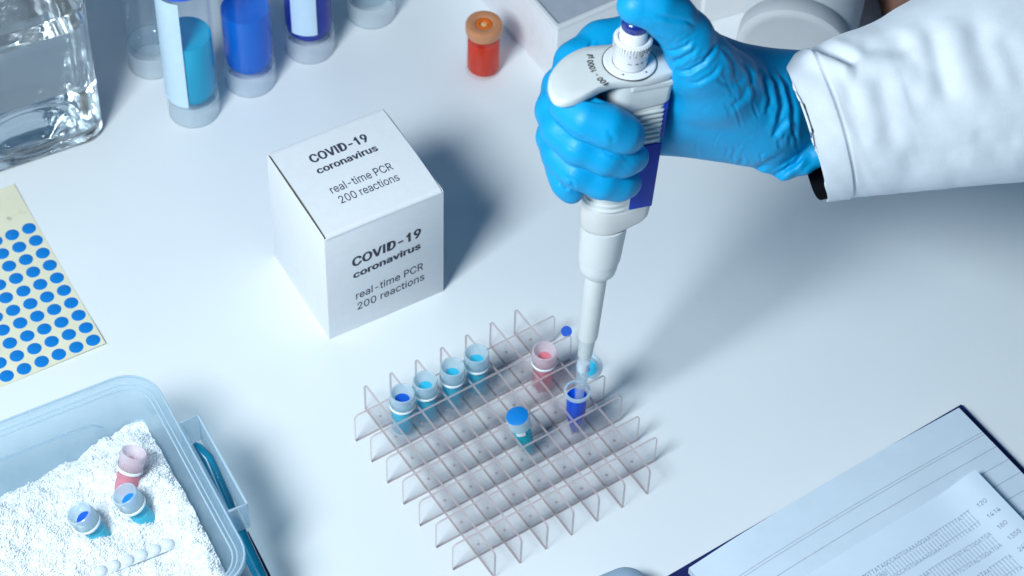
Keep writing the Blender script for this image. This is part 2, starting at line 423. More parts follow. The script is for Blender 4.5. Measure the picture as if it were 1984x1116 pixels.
# ------------------------------------------------------------------ lettering (flat meshes, one glyph at a time)
GLYPHS = json.loads(r'''{"E":[419,[[60,0,60,509,372,509,372,452,125,452,125,286,355,286,355,229,125,229,125,57,375,57,375,0]]],"C":[510,[[267,-7,225,-3,186,7,150,25,119,49,92,79,70,115,53,157,44,203,40,254,44,305,53,352,70,393,92,429,119,459,150,484,186,501,225,512,267,516,293,514,317,511,340,504,362,496,383,485,402,471,419,456,435,438,448,418,459,397,467,373,473,348,408,348,404,365,397,380,389,395,380,407,369,418,357,428,344,437,330,444,315,449,300,453,284,455,267,456,237,453,209,445,184,432,161,414,141,391,125,364,113,332,106,295,103,254,106,213,113,177,125,145,141,117,161,94,184,76,210,63,237,56,267,53,284,54,300,56,315,60,330,65,344,72,357,81,369,90,380,102,389,114,397,128,404,144,408,160,473,160,467,135,459,112,448,91,435,71,420,53,402,38,383,24,363,13,341,5,317,-2,293,-6]]],"O":[533,[[267,-7,225,-3,186,7,150,25,119,49,92,79,70,115,53,157,44,203,40,254,44,305,53,352,70,393,92,429,119,459,150,484,186,501,225,512,267,516,309,512,348,501,384,484,415,459,442,429,464,393,480,352,490,305,493,254,490,203,480,157,464,115,442,79,415,49,384,25,348,7,309,-3],[267,53,296,55,324,63,349,76,372,94,392,116,408,144,420,176,428,213,430,254,428,295,420,332,408,365,392,392,372,415,349,433,324,446,296,453,267,456,237,453,210,445,184,433,161,415,142,392,125,364,113,332,106,295,103,254,106,213,113,176,125,144,142,117,161,94,184,76,210,63,237,55]]],"V":[480,[[204,0,16,509,84,509,192,206,199,187,207,164,215,137,225,106,236,71,248,31,235,31,247,71,257,107,267,138,276,165,283,187,290,206,395,509,463,509,278,0]]],"I":[300,[[31,0,31,57,118,57,118,452,31,452,31,509,269,509,269,452,183,452,183,57,269,57,269,0]]],"D":[502,[[219,0,96,0,96,57,215,57,254,60,288,68,318,81,343,99,363,122,379,149,390,181,397,216,399,255,397,294,390,329,379,361,364,388,344,410,320,428,291,441,258,449,221,452,93,452,93,509,225,509,273,505,315,495,353,478,385,455,412,426,433,391,449,351,458,306,462,255,458,205,449,159,433,119,411,83,384,54,351,31,312,14,268,3],[125,509,125,0,60,0,60,509]]],"-":[453,[[337,244,337,188,114,188,114,244]]],"1":[453,[[76,0,76,55,391,55,391,0],[276,509,276,0,212,0,212,448,209,448,86,358,86,427,198,509]]],"9":[453,[[226,516,256,513,285,506,310,494,333,478,352,458,368,434,380,408,387,378,389,347,387,322,382,296,373,270,359,240,340,207,315,168,200,0,130,0,301,248,307,248,302,238,295,229,287,221,278,214,268,207,257,202,245,198,232,195,218,195,188,197,161,203,137,214,116,229,98,247,83,269,72,294,66,321,64,352,66,382,73,411,85,436,101,459,120,479,143,494,168,506,196,513],[226,460,207,459,190,454,174,446,160,435,148,423,138,407,131,390,127,372,125,352,127,331,131,313,138,295,148,280,160,268,174,257,190,250,207,245,226,243,245,245,263,249,279,257,293,267,305,280,314,295,322,312,326,330,327,350,326,371,322,390,314,407,305,422,293,435,279,446,263,454,245,459]]],"c":[396,[[207,-8,174,-5,144,3,117,16,93,35,72,58,56,85,44,116,37,150,34,187,37,225,44,260,56,291,72,318,93,341,117,360,144,374,174,382,207,384,226,384,243,381,260,377,276,371,291,364,305,356,318,346,330,335,340,322,349,308,356,293,362,277,303,262,300,272,295,281,290,289,284,297,278,304,270,311,261,316,252,321,242,325,231,328,220,329,207,330,184,328,163,321,145,310,130,296,118,278,108,258,102,236,98,212,96,187,98,163,102,139,108,117,118,97,130,80,145,66,163,55,184,49,207,46,220,47,232,49,243,52,253,55,262,60,271,66,279,73,285,80,292,89,297,98,301,107,304,117,363,102,357,86,350,70,341,56,331,43,319,32,306,21,292,12,277,5,261,-1,244,-5,226,-7]]],"o":[415,[[207,-8,174,-5,144,3,117,16,93,35,72,58,56,85,44,116,37,150,34,187,37,225,44,260,56,291,72,318,93,341,117,360,144,374,174,382,207,384,241,382,271,374,299,360,323,341,343,318,359,291,371,260,379,225,381,187,379,150,371,116,359,85,343,58,323,35,299,16,271,3,241,-5],[207,46,231,49,252,55,270,66,285,80,298,97,307,117,314,139,318,163,319,187,318,212,314,236,307,258,298,278,285,296,270,310,252,321,231,328,207,330,184,328,163,321,145,310,130,296,118,278,108,258,102,236,98,212,96,187,98,163,102,139,108,117,118,97,130,80,145,66,163,55,184,49]]],"r":[259,[[53,0,53,379,112,379,112,321,115,321,124,339,137,354,152,367,171,377,191,383,213,385,218,385,223,385,229,384,235,384,240,384,243,384,243,322,241,323,236,324,230,324,223,325,215,326,207,326,190,324,174,321,159,315,146,306,135,296,126,284,119,269,115,254,114,237,114,0]]],"n":[410,[[114,227,114,0,53,0,53,379,112,379,112,287,102,287,116,319,132,344,152,362,175,374,200,382,227,384,252,383,275,377,295,369,313,356,328,340,341,321,350,298,355,271,357,240,357,0,296,0,296,235,293,263,286,286,273,304,256,318,235,326,210,329,192,328,176,324,161,317,147,308,136,297,126,283,119,266,115,248]]],"a":[389,[[160,-9,137,-7,115,-3,94,5,76,15,60,29,48,45,38,63,32,84,30,108,32,128,36,146,43,161,53,174,64,184,78,193,92,200,108,206,125,211,143,214,161,217,178,220,200,223,218,225,234,227,247,229,257,231,265,235,271,240,274,246,276,255,276,257,275,272,272,285,267,297,260,307,251,315,240,322,227,327,212,330,196,331,178,330,163,327,149,322,137,316,127,309,118,301,110,292,104,283,100,274,41,291,51,313,64,331,79,346,95,358,114,368,133,375,153,380,173,383,194,384,208,384,223,382,239,379,255,375,271,369,286,360,300,350,312,336,322,320,330,301,335,278,337,251,337,0,277,0,277,52,272,52,267,43,260,34,252,25,242,16,229,8,215,1,199,-4,181,-7],[170,45,192,47,211,51,228,59,242,68,254,80,263,93,270,108,274,122,276,138,276,190,272,187,267,184,259,182,251,180,241,178,231,176,221,174,210,173,200,171,191,170,182,169,175,168,161,166,147,163,134,159,122,153,112,147,103,139,97,130,93,118,92,105,93,93,96,82,102,72,109,64,119,57,130,52,142,48,156,46]]],"v":[389,[[163,0,17,379,84,379,165,155,173,132,180,110,187,87,193,64,199,42,206,21,184,21,191,42,197,64,203,87,209,110,216,132,224,155,305,379,371,379,226,0]]],"i":[167,[[53,0,53,379,114,379,114,0],[84,443,73,444,63,448,54,455,47,463,43,472,41,483,43,494,47,504,54,512,63,518,73,522,84,524,95,522,105,518,114,512,121,504,125,494,126,483,125,472,121,463,114,455,105,448,95,444]]],"u":[410,[[182,-5,158,-3,135,2,115,11,97,23,82,39,69,59,60,82,54,109,53,139,53,379,114,379,114,144,116,117,124,94,137,75,154,61,175,53,200,50,218,51,234,55,249,62,263,71,274,83,283,97,290,113,295,132,296,153,296,379,357,379,357,0,298,0,298,92,307,92,294,60,277,35,257,17,234,5,209,-3]]],"s":[365,[[182,-8,157,-7,133,-3,112,3,93,12,76,24,62,38,50,54,41,73,36,94,94,107,101,87,111,72,124,60,141,52,160,47,181,45,206,47,227,53,244,62,258,74,265,88,268,103,266,115,262,126,254,136,243,144,229,150,212,155,149,170,118,180,92,192,72,208,58,227,50,249,47,274,49,295,55,314,65,332,79,347,95,360,115,370,137,378,161,383,187,384,212,383,234,379,254,372,271,363,286,352,299,339,309,324,318,308,324,290,268,277,262,291,254,304,243,316,228,325,210,331,187,333,166,331,147,326,131,317,119,305,111,292,109,277,110,264,115,253,124,243,136,235,152,229,172,223,229,209,261,200,287,187,306,171,320,153,328,131,331,107,329,85,323,65,312,47,298,31,281,18,260,6,236,-2,210,-7]]],"e":[404,[[212,-8,177,-5,145,3,117,16,92,35,72,58,56,85,44,116,37,150,34,187,36,224,44,258,55,290,71,317,91,340,115,359,142,373,172,382,205,384,226,383,246,380,266,374,285,366,303,355,319,341,334,324,347,305,357,282,365,256,370,227,371,194,371,169,75,169,75,221,338,221,310,202,308,226,304,248,298,269,288,286,277,301,263,314,246,323,227,328,205,330,183,328,164,323,146,313,131,301,119,286,109,270,102,251,97,231,96,211,96,178,98,151,102,127,110,106,121,88,135,73,151,61,169,53,190,48,212,46,227,47,241,49,254,53,265,58,276,65,285,73,294,82,300,93,306,105,365,91,358,72,348,55,335,39,320,26,302,14,283,4,261,-3,237,-7]]],"l":[189,[[139,-2,112,0,91,8,74,20,62,37,55,59,53,84,53,509,114,509,114,99,114,83,117,71,120,62,126,57,135,53,146,52,152,52,157,52,160,53,164,53,167,54,170,54,181,3,175,1,169,0,162,-1,154,-2,147,-2]]],"t":[227,[[204,379,204,327,6,327,6,379],[65,471,126,471,126,98,127,83,130,70,136,61,144,55,156,51,170,50,175,50,180,50,185,51,191,52,197,53,202,54,213,2,207,0,200,-2,192,-3,184,-3,176,-4,168,-4,138,-1,113,7,92,21,77,41,68,64,65,93]]],"m":[610,[[53,0,53,379,112,379,112,295,108,295,114,314,122,331,132,346,144,358,158,368,172,376,187,382,203,385,219,386,245,383,268,375,287,361,303,342,314,320,321,295,312,295,318,312,326,329,337,343,350,356,364,366,381,375,398,381,417,385,437,386,458,385,478,380,497,372,514,361,529,346,541,328,550,307,555,283,557,255,557,0,496,0,496,254,493,279,485,298,473,313,456,323,438,329,419,330,402,329,387,326,374,320,363,312,353,302,345,290,340,277,336,263,335,247,335,0,274,0,274,260,272,280,265,297,253,311,238,322,220,328,199,330,185,329,171,326,158,320,145,312,135,302,126,289,119,274,115,257,114,238,114,0]]],"P":[445,[[60,0,60,509,235,509,272,506,305,499,332,487,356,471,375,452,390,430,400,404,407,377,409,348,407,318,400,291,390,265,375,243,356,223,332,207,305,195,272,188,235,186,109,186,109,242,233,242,257,244,279,248,297,256,312,266,324,279,333,294,339,310,343,328,344,348,343,367,339,385,333,402,324,416,312,428,297,439,279,446,257,451,232,452,125,452,125,0]]],"R":[449,[[60,0,60,509,236,509,273,506,305,500,333,489,356,473,376,455,390,433,401,408,407,381,409,352,407,323,401,296,390,271,376,250,356,232,333,217,305,206,273,200,236,198,96,198,96,255,234,255,258,256,280,260,298,267,313,276,325,287,334,300,340,316,344,333,345,352,344,371,340,389,334,405,325,419,313,430,298,440,279,446,258,451,233,452,125,452,125,0],[353,0,230,229,303,229,428,0]]],"2":[453,[[64,0,64,47,234,229,252,248,268,266,282,282,294,298,303,312,311,327,316,341,319,356,320,371,319,389,315,405,308,419,298,431,287,441,273,449,258,455,241,458,224,460,205,458,188,454,172,447,159,438,148,427,139,413,132,398,128,381,127,362,66,362,68,391,75,418,86,442,102,464,121,482,143,496,168,507,196,513,225,516,254,513,281,507,306,497,328,482,346,465,361,445,372,423,379,398,381,372,380,354,377,336,371,318,363,299,351,280,336,259,317,235,294,209,267,180,153,60,153,57,389,57,389,0]]],"0":[453,[[227,-7,191,-3,158,7,130,24,105,48,85,77,69,113,57,155,50,202,48,254,50,306,57,353,69,395,85,431,106,461,130,484,159,502,191,512,227,516,262,512,295,502,323,484,348,461,368,431,384,395,396,353,403,306,405,254,403,202,396,155,384,113,368,77,348,48,323,24,295,7,263,-3],[227,50,250,52,271,60,290,74,306,92,320,116,330,144,338,176,342,213,344,254,342,295,338,332,330,365,320,393,306,416,290,435,271,449,250,457,227,460,203,457,182,449,163,435,147,416,134,393,123,365,115,332,111,295,109,254,111,213,115,176,123,144,134,116,147,92,163,74,182,60,203,52]]],"|":[230,[[141,673,141,-164,88,-164,88,673]]],"A":[480,[[16,0,201,509,276,509,463,0,395,0,287,302,280,323,272,346,264,372,255,402,244,438,232,478,245,478,233,437,222,402,213,371,204,345,197,322,191,302,85,0],[110,142,110,199,370,199,370,142]]],"T":[449,[[32,452,32,509,417,509,417,452,257,452,257,0,193,0,193,452]]],"G":[520,[[269,-7,225,-3,185,7,149,25,118,49,91,79,69,116,53,157,43,203,40,254,43,305,53,352,69,393,91,429,117,459,149,484,184,501,223,512,265,516,291,514,316,510,340,504,363,494,384,483,403,469,421,453,436,436,449,416,460,395,468,373,474,349,408,349,402,365,395,379,387,393,378,406,368,417,356,427,344,436,330,443,315,448,300,453,283,455,265,456,236,453,209,445,183,432,160,414,141,392,125,364,113,332,106,295,103,254,106,213,113,177,125,145,141,117,161,95,184,76,210,63,238,56,269,53,296,55,322,61,345,71,365,85,382,102,396,123,407,147,413,173,415,202,434,199,283,199,283,256,478,256,478,200,475,160,466,124,451,91,431,62,406,38,377,19,344,5,308,-4]]],"3":[453,[[218,-7,188,-5,159,1,133,10,108,22,88,38,70,57,57,79,48,104,44,132,109,132,112,115,118,100,126,87,137,76,150,66,165,59,182,54,200,51,219,50,239,51,258,55,275,61,291,69,304,80,315,93,323,108,328,125,329,145,328,163,323,180,316,196,306,211,292,223,275,234,254,241,229,246,201,248,157,248,157,299,288,448,288,452,70,452,70,509,372,509,372,461,211,278,211,289,247,290,279,286,308,276,333,262,354,244,371,222,383,198,391,173,393,145,390,116,383,90,370,66,354,45,333,27,309,12,281,2,251,-5]]],"4":[453,[[40,105,40,158,247,509,311,509,109,166,109,163,413,163,413,105],[282,0,282,121,282,146,282,318,343,318,343,0]]],"5":[453,[[221,-7,192,-5,165,1,140,11,118,25,99,41,83,60,71,82,63,105,60,130,122,130,125,115,130,102,138,89,148,78,160,68,173,60,188,54,204,51,221,50,241,51,259,56,276,64,291,75,304,89,314,104,322,122,326,141,328,162,326,183,321,203,314,221,303,237,290,251,275,262,257,270,238,275,218,277,201,276,184,273,167,268,152,262,139,255,128,246,67,253,96,509,366,509,366,452,151,452,134,301,136,301,148,311,162,318,178,325,194,330,212,333,229,334,252,332,274,328,294,321,313,311,330,299,345,285,358,269,370,251,379,231,386,210,390,187,391,163,388,132,381,102,369,76,352,52,332,32,309,15,282,3,253,-4]]],"6":[453,[[226,-7,196,-4,168,3,142,15,119,31,100,51,84,74,73,101,66,130,64,162,65,187,71,212,80,239,93,268,112,302,137,340,252,509,322,509,151,261,145,261,151,270,157,279,165,288,174,295,184,302,196,307,208,311,221,313,235,314,265,312,291,305,316,295,337,280,355,262,370,240,380,215,387,187,389,157,387,127,379,98,368,73,352,50,333,30,310,14,284,3,257,-4],[226,48,245,50,263,55,279,63,293,73,304,86,314,101,322,119,326,137,327,157,326,178,322,196,314,213,304,228,293,241,279,251,263,259,245,264,226,265,207,264,190,259,174,252,160,241,148,229,138,214,131,197,126,179,125,158,126,138,131,119,138,102,148,86,160,73,174,63,190,55,207,50]]],"7":[453,[[97,0,323,448,323,452,62,452,62,509,391,509,391,449,165,0]]],"8":[453,[[226,-7,193,-5,163,1,136,11,111,25,91,42,74,62,62,84,54,109,52,135,53,156,58,176,65,195,75,212,87,228,101,241,117,252,134,260,153,265,153,267,129,276,109,289,93,308,80,330,73,354,70,380,73,405,79,429,90,450,106,469,124,485,146,498,170,508,197,514,226,516,255,514,282,508,306,498,328,485,346,469,361,450,373,429,379,405,382,380,379,354,372,330,359,308,343,289,323,276,300,267,300,265,319,260,335,252,351,241,365,228,377,212,387,195,395,176,399,156,401,135,398,109,391,84,378,62,362,42,341,25,317,11,289,1,259,-5],[226,49,248,50,267,54,285,60,300,69,313,79,323,91,331,106,335,121,337,139,335,157,330,173,322,189,312,202,298,213,283,223,265,230,247,234,226,235,206,234,187,230,169,223,154,213,140,202,130,189,122,173,117,157,115,139,117,121,121,106,129,91,139,79,152,69,167,60,185,54,205,50],[226,290,244,291,260,294,274,300,287,308,298,318,307,330,314,344,318,359,319,376,318,392,314,407,308,420,299,432,288,442,275,449,260,455,244,459,226,460,208,459,192,455,177,449,164,442,153,432,145,420,138,407,134,392,133,376,134,359,138,344,145,330,154,318,165,308,178,300,193,294,209,291]]],"=":[453,[[72,245,72,301,381,301,381,245],[72,97,72,153,381,153,381,97]]],".":[188,[[95,-4,83,-3,73,1,63,9,55,18,51,29,50,41,51,53,55,64,63,73,73,81,83,85,95,87,107,85,118,81,128,73,135,64,140,53,141,41,140,29,135,18,128,9,118,1,107,-3]]],"%":[676,[[175,283,155,284,137,289,121,297,107,308,95,320,86,335,80,351,76,369,75,388,75,412,76,431,80,448,87,464,96,479,107,492,121,503,137,511,155,515,175,517,196,515,214,511,230,503,244,492,255,479,264,464,270,448,274,431,276,412,276,388,274,369,270,351,264,335,255,320,244,308,230,297,214,289,196,284],[175,327,191,329,203,335,212,346,218,358,222,372,223,388,223,412,222,428,219,441,213,454,204,464,191,470,175,473,160,470,148,464,138,454,132,441,128,428,127,412,127,388,128,372,132,358,138,346,147,335,160,329],[501,-10,481,-8,462,-3,446,5,432,15,421,28,412,43,406,59,402,77,400,95,400,120,402,138,406,156,412,172,421,187,433,200,447,210,463,218,481,223,501,225,522,223,540,218,556,210,570,200,581,187,590,172,596,156,600,138,601,120,601,95,600,77,596,59,589,43,580,28,569,15,555,5,540,-3,521,-8],[501,35,517,37,529,43,538,53,544,66,548,80,549,95,549,120,548,135,544,149,538,162,529,172,517,178,501,180,486,178,473,172,464,162,458,149,454,135,453,120,453,95,454,80,458,66,464,53,473,43,485,37],[132,0,482,509,540,509,191,0]]],"(":[273,[[89,207,90,244,94,283,101,324,109,364,119,403,132,441,145,477,160,510,177,539,236,539,219,503,204,466,191,428,179,390,169,351,161,313,156,276,152,241,151,207,152,176,155,145,160,115,167,83,177,50,188,16,202,-19,218,-57,236,-96,177,-96,150,-46,128,4,111,55,99,106,92,156]]],")":[273,[[37,-96,56,-56,72,-18,86,18,97,52,106,85,113,116,118,147,121,177,122,207,121,241,117,276,112,313,104,351,94,390,82,428,69,466,54,503,37,539,97,539,113,510,128,477,142,441,154,403,164,364,173,323,179,283,183,244,184,207,182,156,174,104,161,53,144,3,123,-47,97,-96]]],"/":[249,[[235,533,71,-76,14,-76,178,533]]],"x":[379,[[21,0,171,218,171,171,29,379,100,379,147,306,159,287,170,270,179,253,188,237,198,221,207,206,175,206,185,221,194,237,202,253,211,270,222,287,233,306,282,379,352,379,209,169,209,214,358,0,287,0,231,85,219,103,209,120,200,136,191,152,182,167,173,182,205,182,195,167,187,152,178,136,170,120,160,103,148,85,91,0]]],"p":[424,[[53,-143,53,379,112,379,112,319,118,319,123,327,130,336,137,346,147,355,158,364,171,373,188,379,207,383,229,384,259,382,287,374,313,361,335,342,354,320,370,293,381,261,388,227,390,189,388,151,381,116,370,84,355,57,336,34,313,16,288,3,260,-6,229,-8,208,-7,189,-3,173,4,159,12,147,21,138,31,130,41,124,50,118,59,114,59,114,-143],[220,47,242,49,262,55,279,66,294,80,306,97,316,117,323,139,327,163,328,189,327,215,323,239,316,261,307,281,295,298,280,311,262,322,243,328,220,330,198,328,178,322,161,312,147,299,134,282,125,263,118,241,114,216,113,189,114,162,118,138,125,115,135,95,147,78,162,65,179,55,198,49]]],"S":[447,[[224,-9,188,-7,156,-1,128,9,102,23,81,40,64,60,51,83,42,109,38,137,104,137,108,118,114,102,123,88,136,76,150,66,166,59,185,53,204,50,224,49,246,50,267,54,286,60,303,69,317,79,329,92,338,106,344,122,346,139,344,154,340,168,332,179,322,189,310,197,296,205,280,211,263,217,245,222,184,239,145,253,112,269,86,289,67,313,56,341,52,372,54,400,62,425,75,448,92,468,113,484,138,498,165,508,195,514,227,516,259,514,289,508,316,498,340,484,360,468,377,449,390,427,398,403,401,378,337,378,332,402,320,421,302,437,280,449,254,456,225,459,204,457,185,454,167,448,152,440,139,430,129,418,121,405,117,391,115,376,117,359,122,345,131,334,142,324,155,315,169,308,184,302,198,297,212,293,264,279,279,275,295,270,312,264,328,256,344,248,359,238,372,226,384,213,395,198,402,180,407,161,408,139,406,112,399,87,386,64,370,43,349,25,323,11,294,0,261,-7]]],"d":[424,[[195,-8,165,-6,137,3,111,16,89,34,70,57,55,84,43,116,36,151,34,189,36,227,43,261,55,293,70,320,89,342,112,361,137,374,165,382,196,384,218,383,237,379,253,373,267,364,278,355,287,346,295,336,301,327,306,319,311,319,311,509,372,509,372,0,313,0,313,59,307,59,301,50,295,41,287,31,277,21,266,12,252,4,236,-3,217,-7],[205,47,226,49,246,55,263,65,278,78,290,95,299,115,306,138,310,162,312,189,310,216,306,241,300,263,290,282,278,299,263,312,246,322,227,328,205,330,182,328,162,322,145,311,130,298,118,281,108,261,102,239,98,215,96,189,98,163,102,139,109,117,118,97,130,80,145,66,162,55,182,49]]],"\u00b5":[407,[[53,-143,53,379,114,379,114,150,115,128,119,109,126,92,135,78,147,67,160,59,174,53,190,50,206,48,223,50,238,53,252,59,265,67,276,78,285,92,291,109,295,128,296,150,296,379,357,379,357,86,358,75,361,66,365,60,372,56,382,53,394,53,404,53,404,0,392,0,363,2,339,10,321,22,308,39,300,60,298,86,298,120,312,120,311,96,307,76,301,58,294,43,285,30,274,20,263,11,251,5,240,0,228,-3,216,-5,206,-5,195,-5,184,-3,172,0,160,5,149,11,138,20,127,30,118,43,111,58,105,76,101,96,100,120,114,120,114,-143]]],"\u2212":[453,[[386,228,386,170,67,170,67,228]]]}''')
GLYPHS['1'] = [400, [[190, 0, 255, 0, 255, 516, 205, 516, 180, 470, 140, 425, 85, 395, 85, 330, 130, 350, 165, 372, 190, 395]]]
_bowl = [115, 264, 235, 264, 280, 272, 308, 296, 320, 326, 322, 357, 316, 395, 298, 428, 270, 447, 235, 454, 115, 454]
GLYPHS['P'] = [425, [[50, 0, 115, 0, 115, 203, 240, 203, 300, 214, 350, 246, 380, 296, 388, 357, 380, 416, 347, 470, 297, 503, 235, 516, 50, 516], _bowl]]
GLYPHS['R'] = [450, [[50, 0, 115, 0, 115, 204, 222, 204, 338, 0, 416, 0, 290, 216, 342, 243, 377, 292, 388, 357, 380, 416, 347, 470, 297, 503, 235, 516, 50, 516], _bowl]]
GLYPHS['I'] = [205, [[70, 0, 137, 0, 137, 516, 70, 516]]]
GLYPHS['l'] = [165, [[52, 0, 114, 0, 114, 530, 52, 530]]]
_gl = {}
def fill_loops(loops, bold):
    cu = bpy.data.curves.new('glyph', 'CURVE')
    cu.dimensions = '2D'; cu.fill_mode = 'BOTH'; cu.offset = bold
    for L in loops:
        sp = cu.splines.new('POLY')
        n = len(L) // 2
        sp.points.add(n - 1)
        for i in range(n): sp.points[i].co = (L[2 * i] * 0.001, L[2 * i + 1] * 0.001, 0, 1)
        sp.use_cyclic_u = True
    o = bpy.data.objects.new('glyph', cu)
    COL.objects.link(o)
    me = bpy.data.meshes.new_from_object(o.evaluated_get(bpy.context.evaluated_depsgraph_get()))
    v = np.array([q.co[:] for q in me.vertices]).reshape(-1, 3)
    v[:, 2] = 0
    f = [tuple(q.vertices) for q in me.polygons]
    bpy.data.objects.remove(o); bpy.data.curves.remove(cu); bpy.data.meshes.remove(me)
    return v, f
def glyph(ch, bold):
    k = (ch, bold)
    if k not in _gl:
        loops = GLYPHS[ch][1]
        if ch in 't+':      # strokes that overlap: filled one by one
            vs, fs, o = [], [], 0
            for i, L in enumerate(loops):
                v, f = fill_loops([L], bold)
                v = v + np.array([0, 0, 0.004 * i])
                vs.append(v); fs += [tuple(q + o for q in t) for t in f]; o += len(v)
            _gl[k] = (np.concatenate(vs), fs)
        else: _gl[k] = fill_loops(loops, bold)
    return _gl[k]
def text_mb(lines, bold=0.0):
    """lines: (string, x0, y0, cap_height, width or None, mono pitch or None); flat in xy"""
    mb = MB()
    for s, x0, y0, h, w, pitch in lines:
        sc = h / 0.516
        if pitch:
            for i, ch in enumerate(s):
                if ch == ' ': continue
                v, f = glyph(ch, bold)
                cx = (v[:, 0].min() + v[:, 0].max()) / 2
                wd = (v[:, 0].max() - v[:, 0].min()) * sc
                kx = min(1.0, pitch * 0.86 / max(wd, 1e-6))
                mb.add([(x0 + (i + 0.5) * pitch + (p[0] - cx) * sc * kx, y0 + p[1] * sc, 0) for p in v], f)
        else:
            adv = 0.0; vs = []
            for ch in s:
                if ch == ' ': adv += 0.20; continue
                v, f = glyph(ch, 0.004)
                vs.append((v + np.array([adv, 0, 0]), f)); adv += GLYPHS[ch][0] * 0.001 + bold * 0.5
            mn = min(v[:, 0].min() for v, f in vs); mxx = max(v[:, 0].max() for v, f in vs)
            kx = (w / (mxx - mn)) if w else sc
            for q, (ox, oy) in enumerate([(0, 0), (1, 0), (-1, 0), (0, 1), (0, -1)] if bold > 0.01 else [(0, 0)]):   # heavy strokes: layers of ink
                for v, f in vs: mb.add([(x0 + (p[0] - mn) * kx + ox * bold, y0 + p[1] * sc + oy * bold * 0.5, p[2] + 0.0012 * q) for p in v], f)
    return mb

# ------------------------------------------------------------------ the setting: the white bench top
tb = MB(); tb.box(-150, 150, -95, 130, -3, 0)
t = tb.build('tabletop', MT['table'], None, smooth=False)
t['kind'] = 'structure'

# ------------------------------------------------------------------ the kit carton
W, D, H = 7.09, 6.76, 8.52
A31 = math.radians(31.2)
bx = thing('kit_carton', 'small white cardboard carton printed with COVID-19 coronavirus test lettering', 'box', (-9.852, -4.072, 0), A31)
mb = MB()
TH = 0.06
mb.box(0, W, 0, TH, 0.0, H - 0.10)
mb.build('front_panel', MT['card'], bx, bevel=0.028)
mb = MB(); mb.box(0, TH, TH + 0.004, D, 0.0, H - 0.03); mb.build('side_panel', MT['card'], bx, bevel=0.025)
mb = MB(); mb.box(W - TH, W, TH + 0.004, D, 0.0, H - 0.05); mb.build('side_panel', MT['card'], bx, bevel=0.025)
mb = MB(); mb.box(TH + 0.004, W - TH - 0.004, D - TH, D, 0.0, H - 0.02); mb.build('back_panel', MT['card'], bx, bevel=0.02)
mb = MB()
mb.box(TH + 0.01, 2.9, 0.3, D - 0.3, H - 0.28, H - 0.22)
mb.box(W - 2.9, W - TH - 0.01, 0.3, D - 0.3, H - 0.28, H - 0.22)
mb.build('dust_flap', MT['card_in'], bx, smooth=False)
# top flap: one sheet bent over the front edge, a little arched
mb = MB()
prof = [(D - 0.01, H - 0.03), (D - 0.10, H + 0.02)]
for k in range(17):
    q = k / 16
    prof.append((D - 0.25 - q * (D - 0.55), H + 0.03 + 0.16 * math.sin(PI * q) ** 0.8 * (0.6 + 0.4 * q)))
for k in range(1, 9):
    a = math.radians(90 * k / 8)
    prof.append((0.30 - 0.315 * math.sin(a), H + 0.035 - 0.20 * (1 - math.cos(a))))
outer = prof
inner = [(y + 0.0 if i < len(prof) - 9 else y + 0.035 * 0, z - 0.05) for i, (y, z) in enumerate(prof)]
nx = 13
rings = []
for i, (y, z) in enumerate(outer):
    row = []
    for k in range(nx):
        q = k / (nx - 1)
        x = 0.125 + q * (W - 0.25)
        row.append((x, y, z + 0.03 * math.sin(PI * q)))
    rings.append(row)
vv = [p for r in rings for p in r] + [(p[0], p[1], p[2] - 0.05) for r in rings for p in r]
ff = []
n1 = len(rings) * nx
for i in range(len(rings) - 1):
    for k in range(nx - 1):
        a = i * nx + k
        ff.append((a, a + 1, a + nx + 1, a + nx))
        ff.append((n1 + a, n1 + a + nx, n1 + a + nx + 1, n1 + a + 1))
for i in range(len(rings) - 1):
    for k, s in ((0, 1), (nx - 1, -1)):
        a = i * nx + k
        ff.append((a, a + nx, n1 + a + nx, n1 + a))
for k in range(nx - 1):
    for i in (0, len(rings) - 1):
        a = i * nx + k
        ff.append((a, a + 1, n1 + a + 1, n1 + a))
mb.add(vv, ff)
flap = mb.build('top_flap', MT['card'], bx)
def flap_z(x, y):
    q = (D - 0.25 - y) / (D - 0.55)
    return H + 0.03 + 0.16 * math.sin(PI * min(max(q, 0), 1)) ** 0.8 * (0.6 + 0.4 * q) + 0.03 * math.sin(PI * (x - 0.05) / (W - 0.12))
def place_text(mb, fn, name, m, parent, lab=None):
    mb.v = [tuple(fn(p)) for p in mb.v]
    o = mb.build(name, m, parent, smooth=False, recalc=False)
    if lab: o['label'] = lab
    return o
for (s, x0, y0, h, w, b) in (('COVID-19', 1.82, 4.88, 0.60, 3.37, 0.030), ('coronavirus', 1.75, 4.02, 0.45, 3.55, 0.026),
                             ('real-time PCR', 1.74, 2.43, 0.53, 3.66, 0.003), ('200 reactions', 1.86, 1.61, 0.52, 3.49, 0.003)):
    place_text(text_mb([(s, x0, y0, h, w, None)], b), lambda p: (p[0], p[1], flap_z(p[0], p[1]) + 0.012 + p[2]), 'lettering', MT['ink'], flap)
fp = [o for o in bx.children if o.name == 'front_panel'][0]
for (s, x0, z0, h, w, b) in (('COVID-19', 1.58, 5.33, 0.70, 4.09, 0.034), ('coronavirus', 1.61, 4.35, 0.50, 4.03, 0.030),
                             ('real-time PCR', 1.70, 2.48, 0.58, 4.11, 0.003), ('200 reactions', 1.76, 1.54, 0.58, 4.12, 0.003)):
    place_text(text_mb([(s, x0, z0, h, w, None)], b), lambda p: (p[0], -0.012 - p[2], p[1] + 0.05 * (p[0] - 1.6)), 'lettering', MT['ink'], fp)

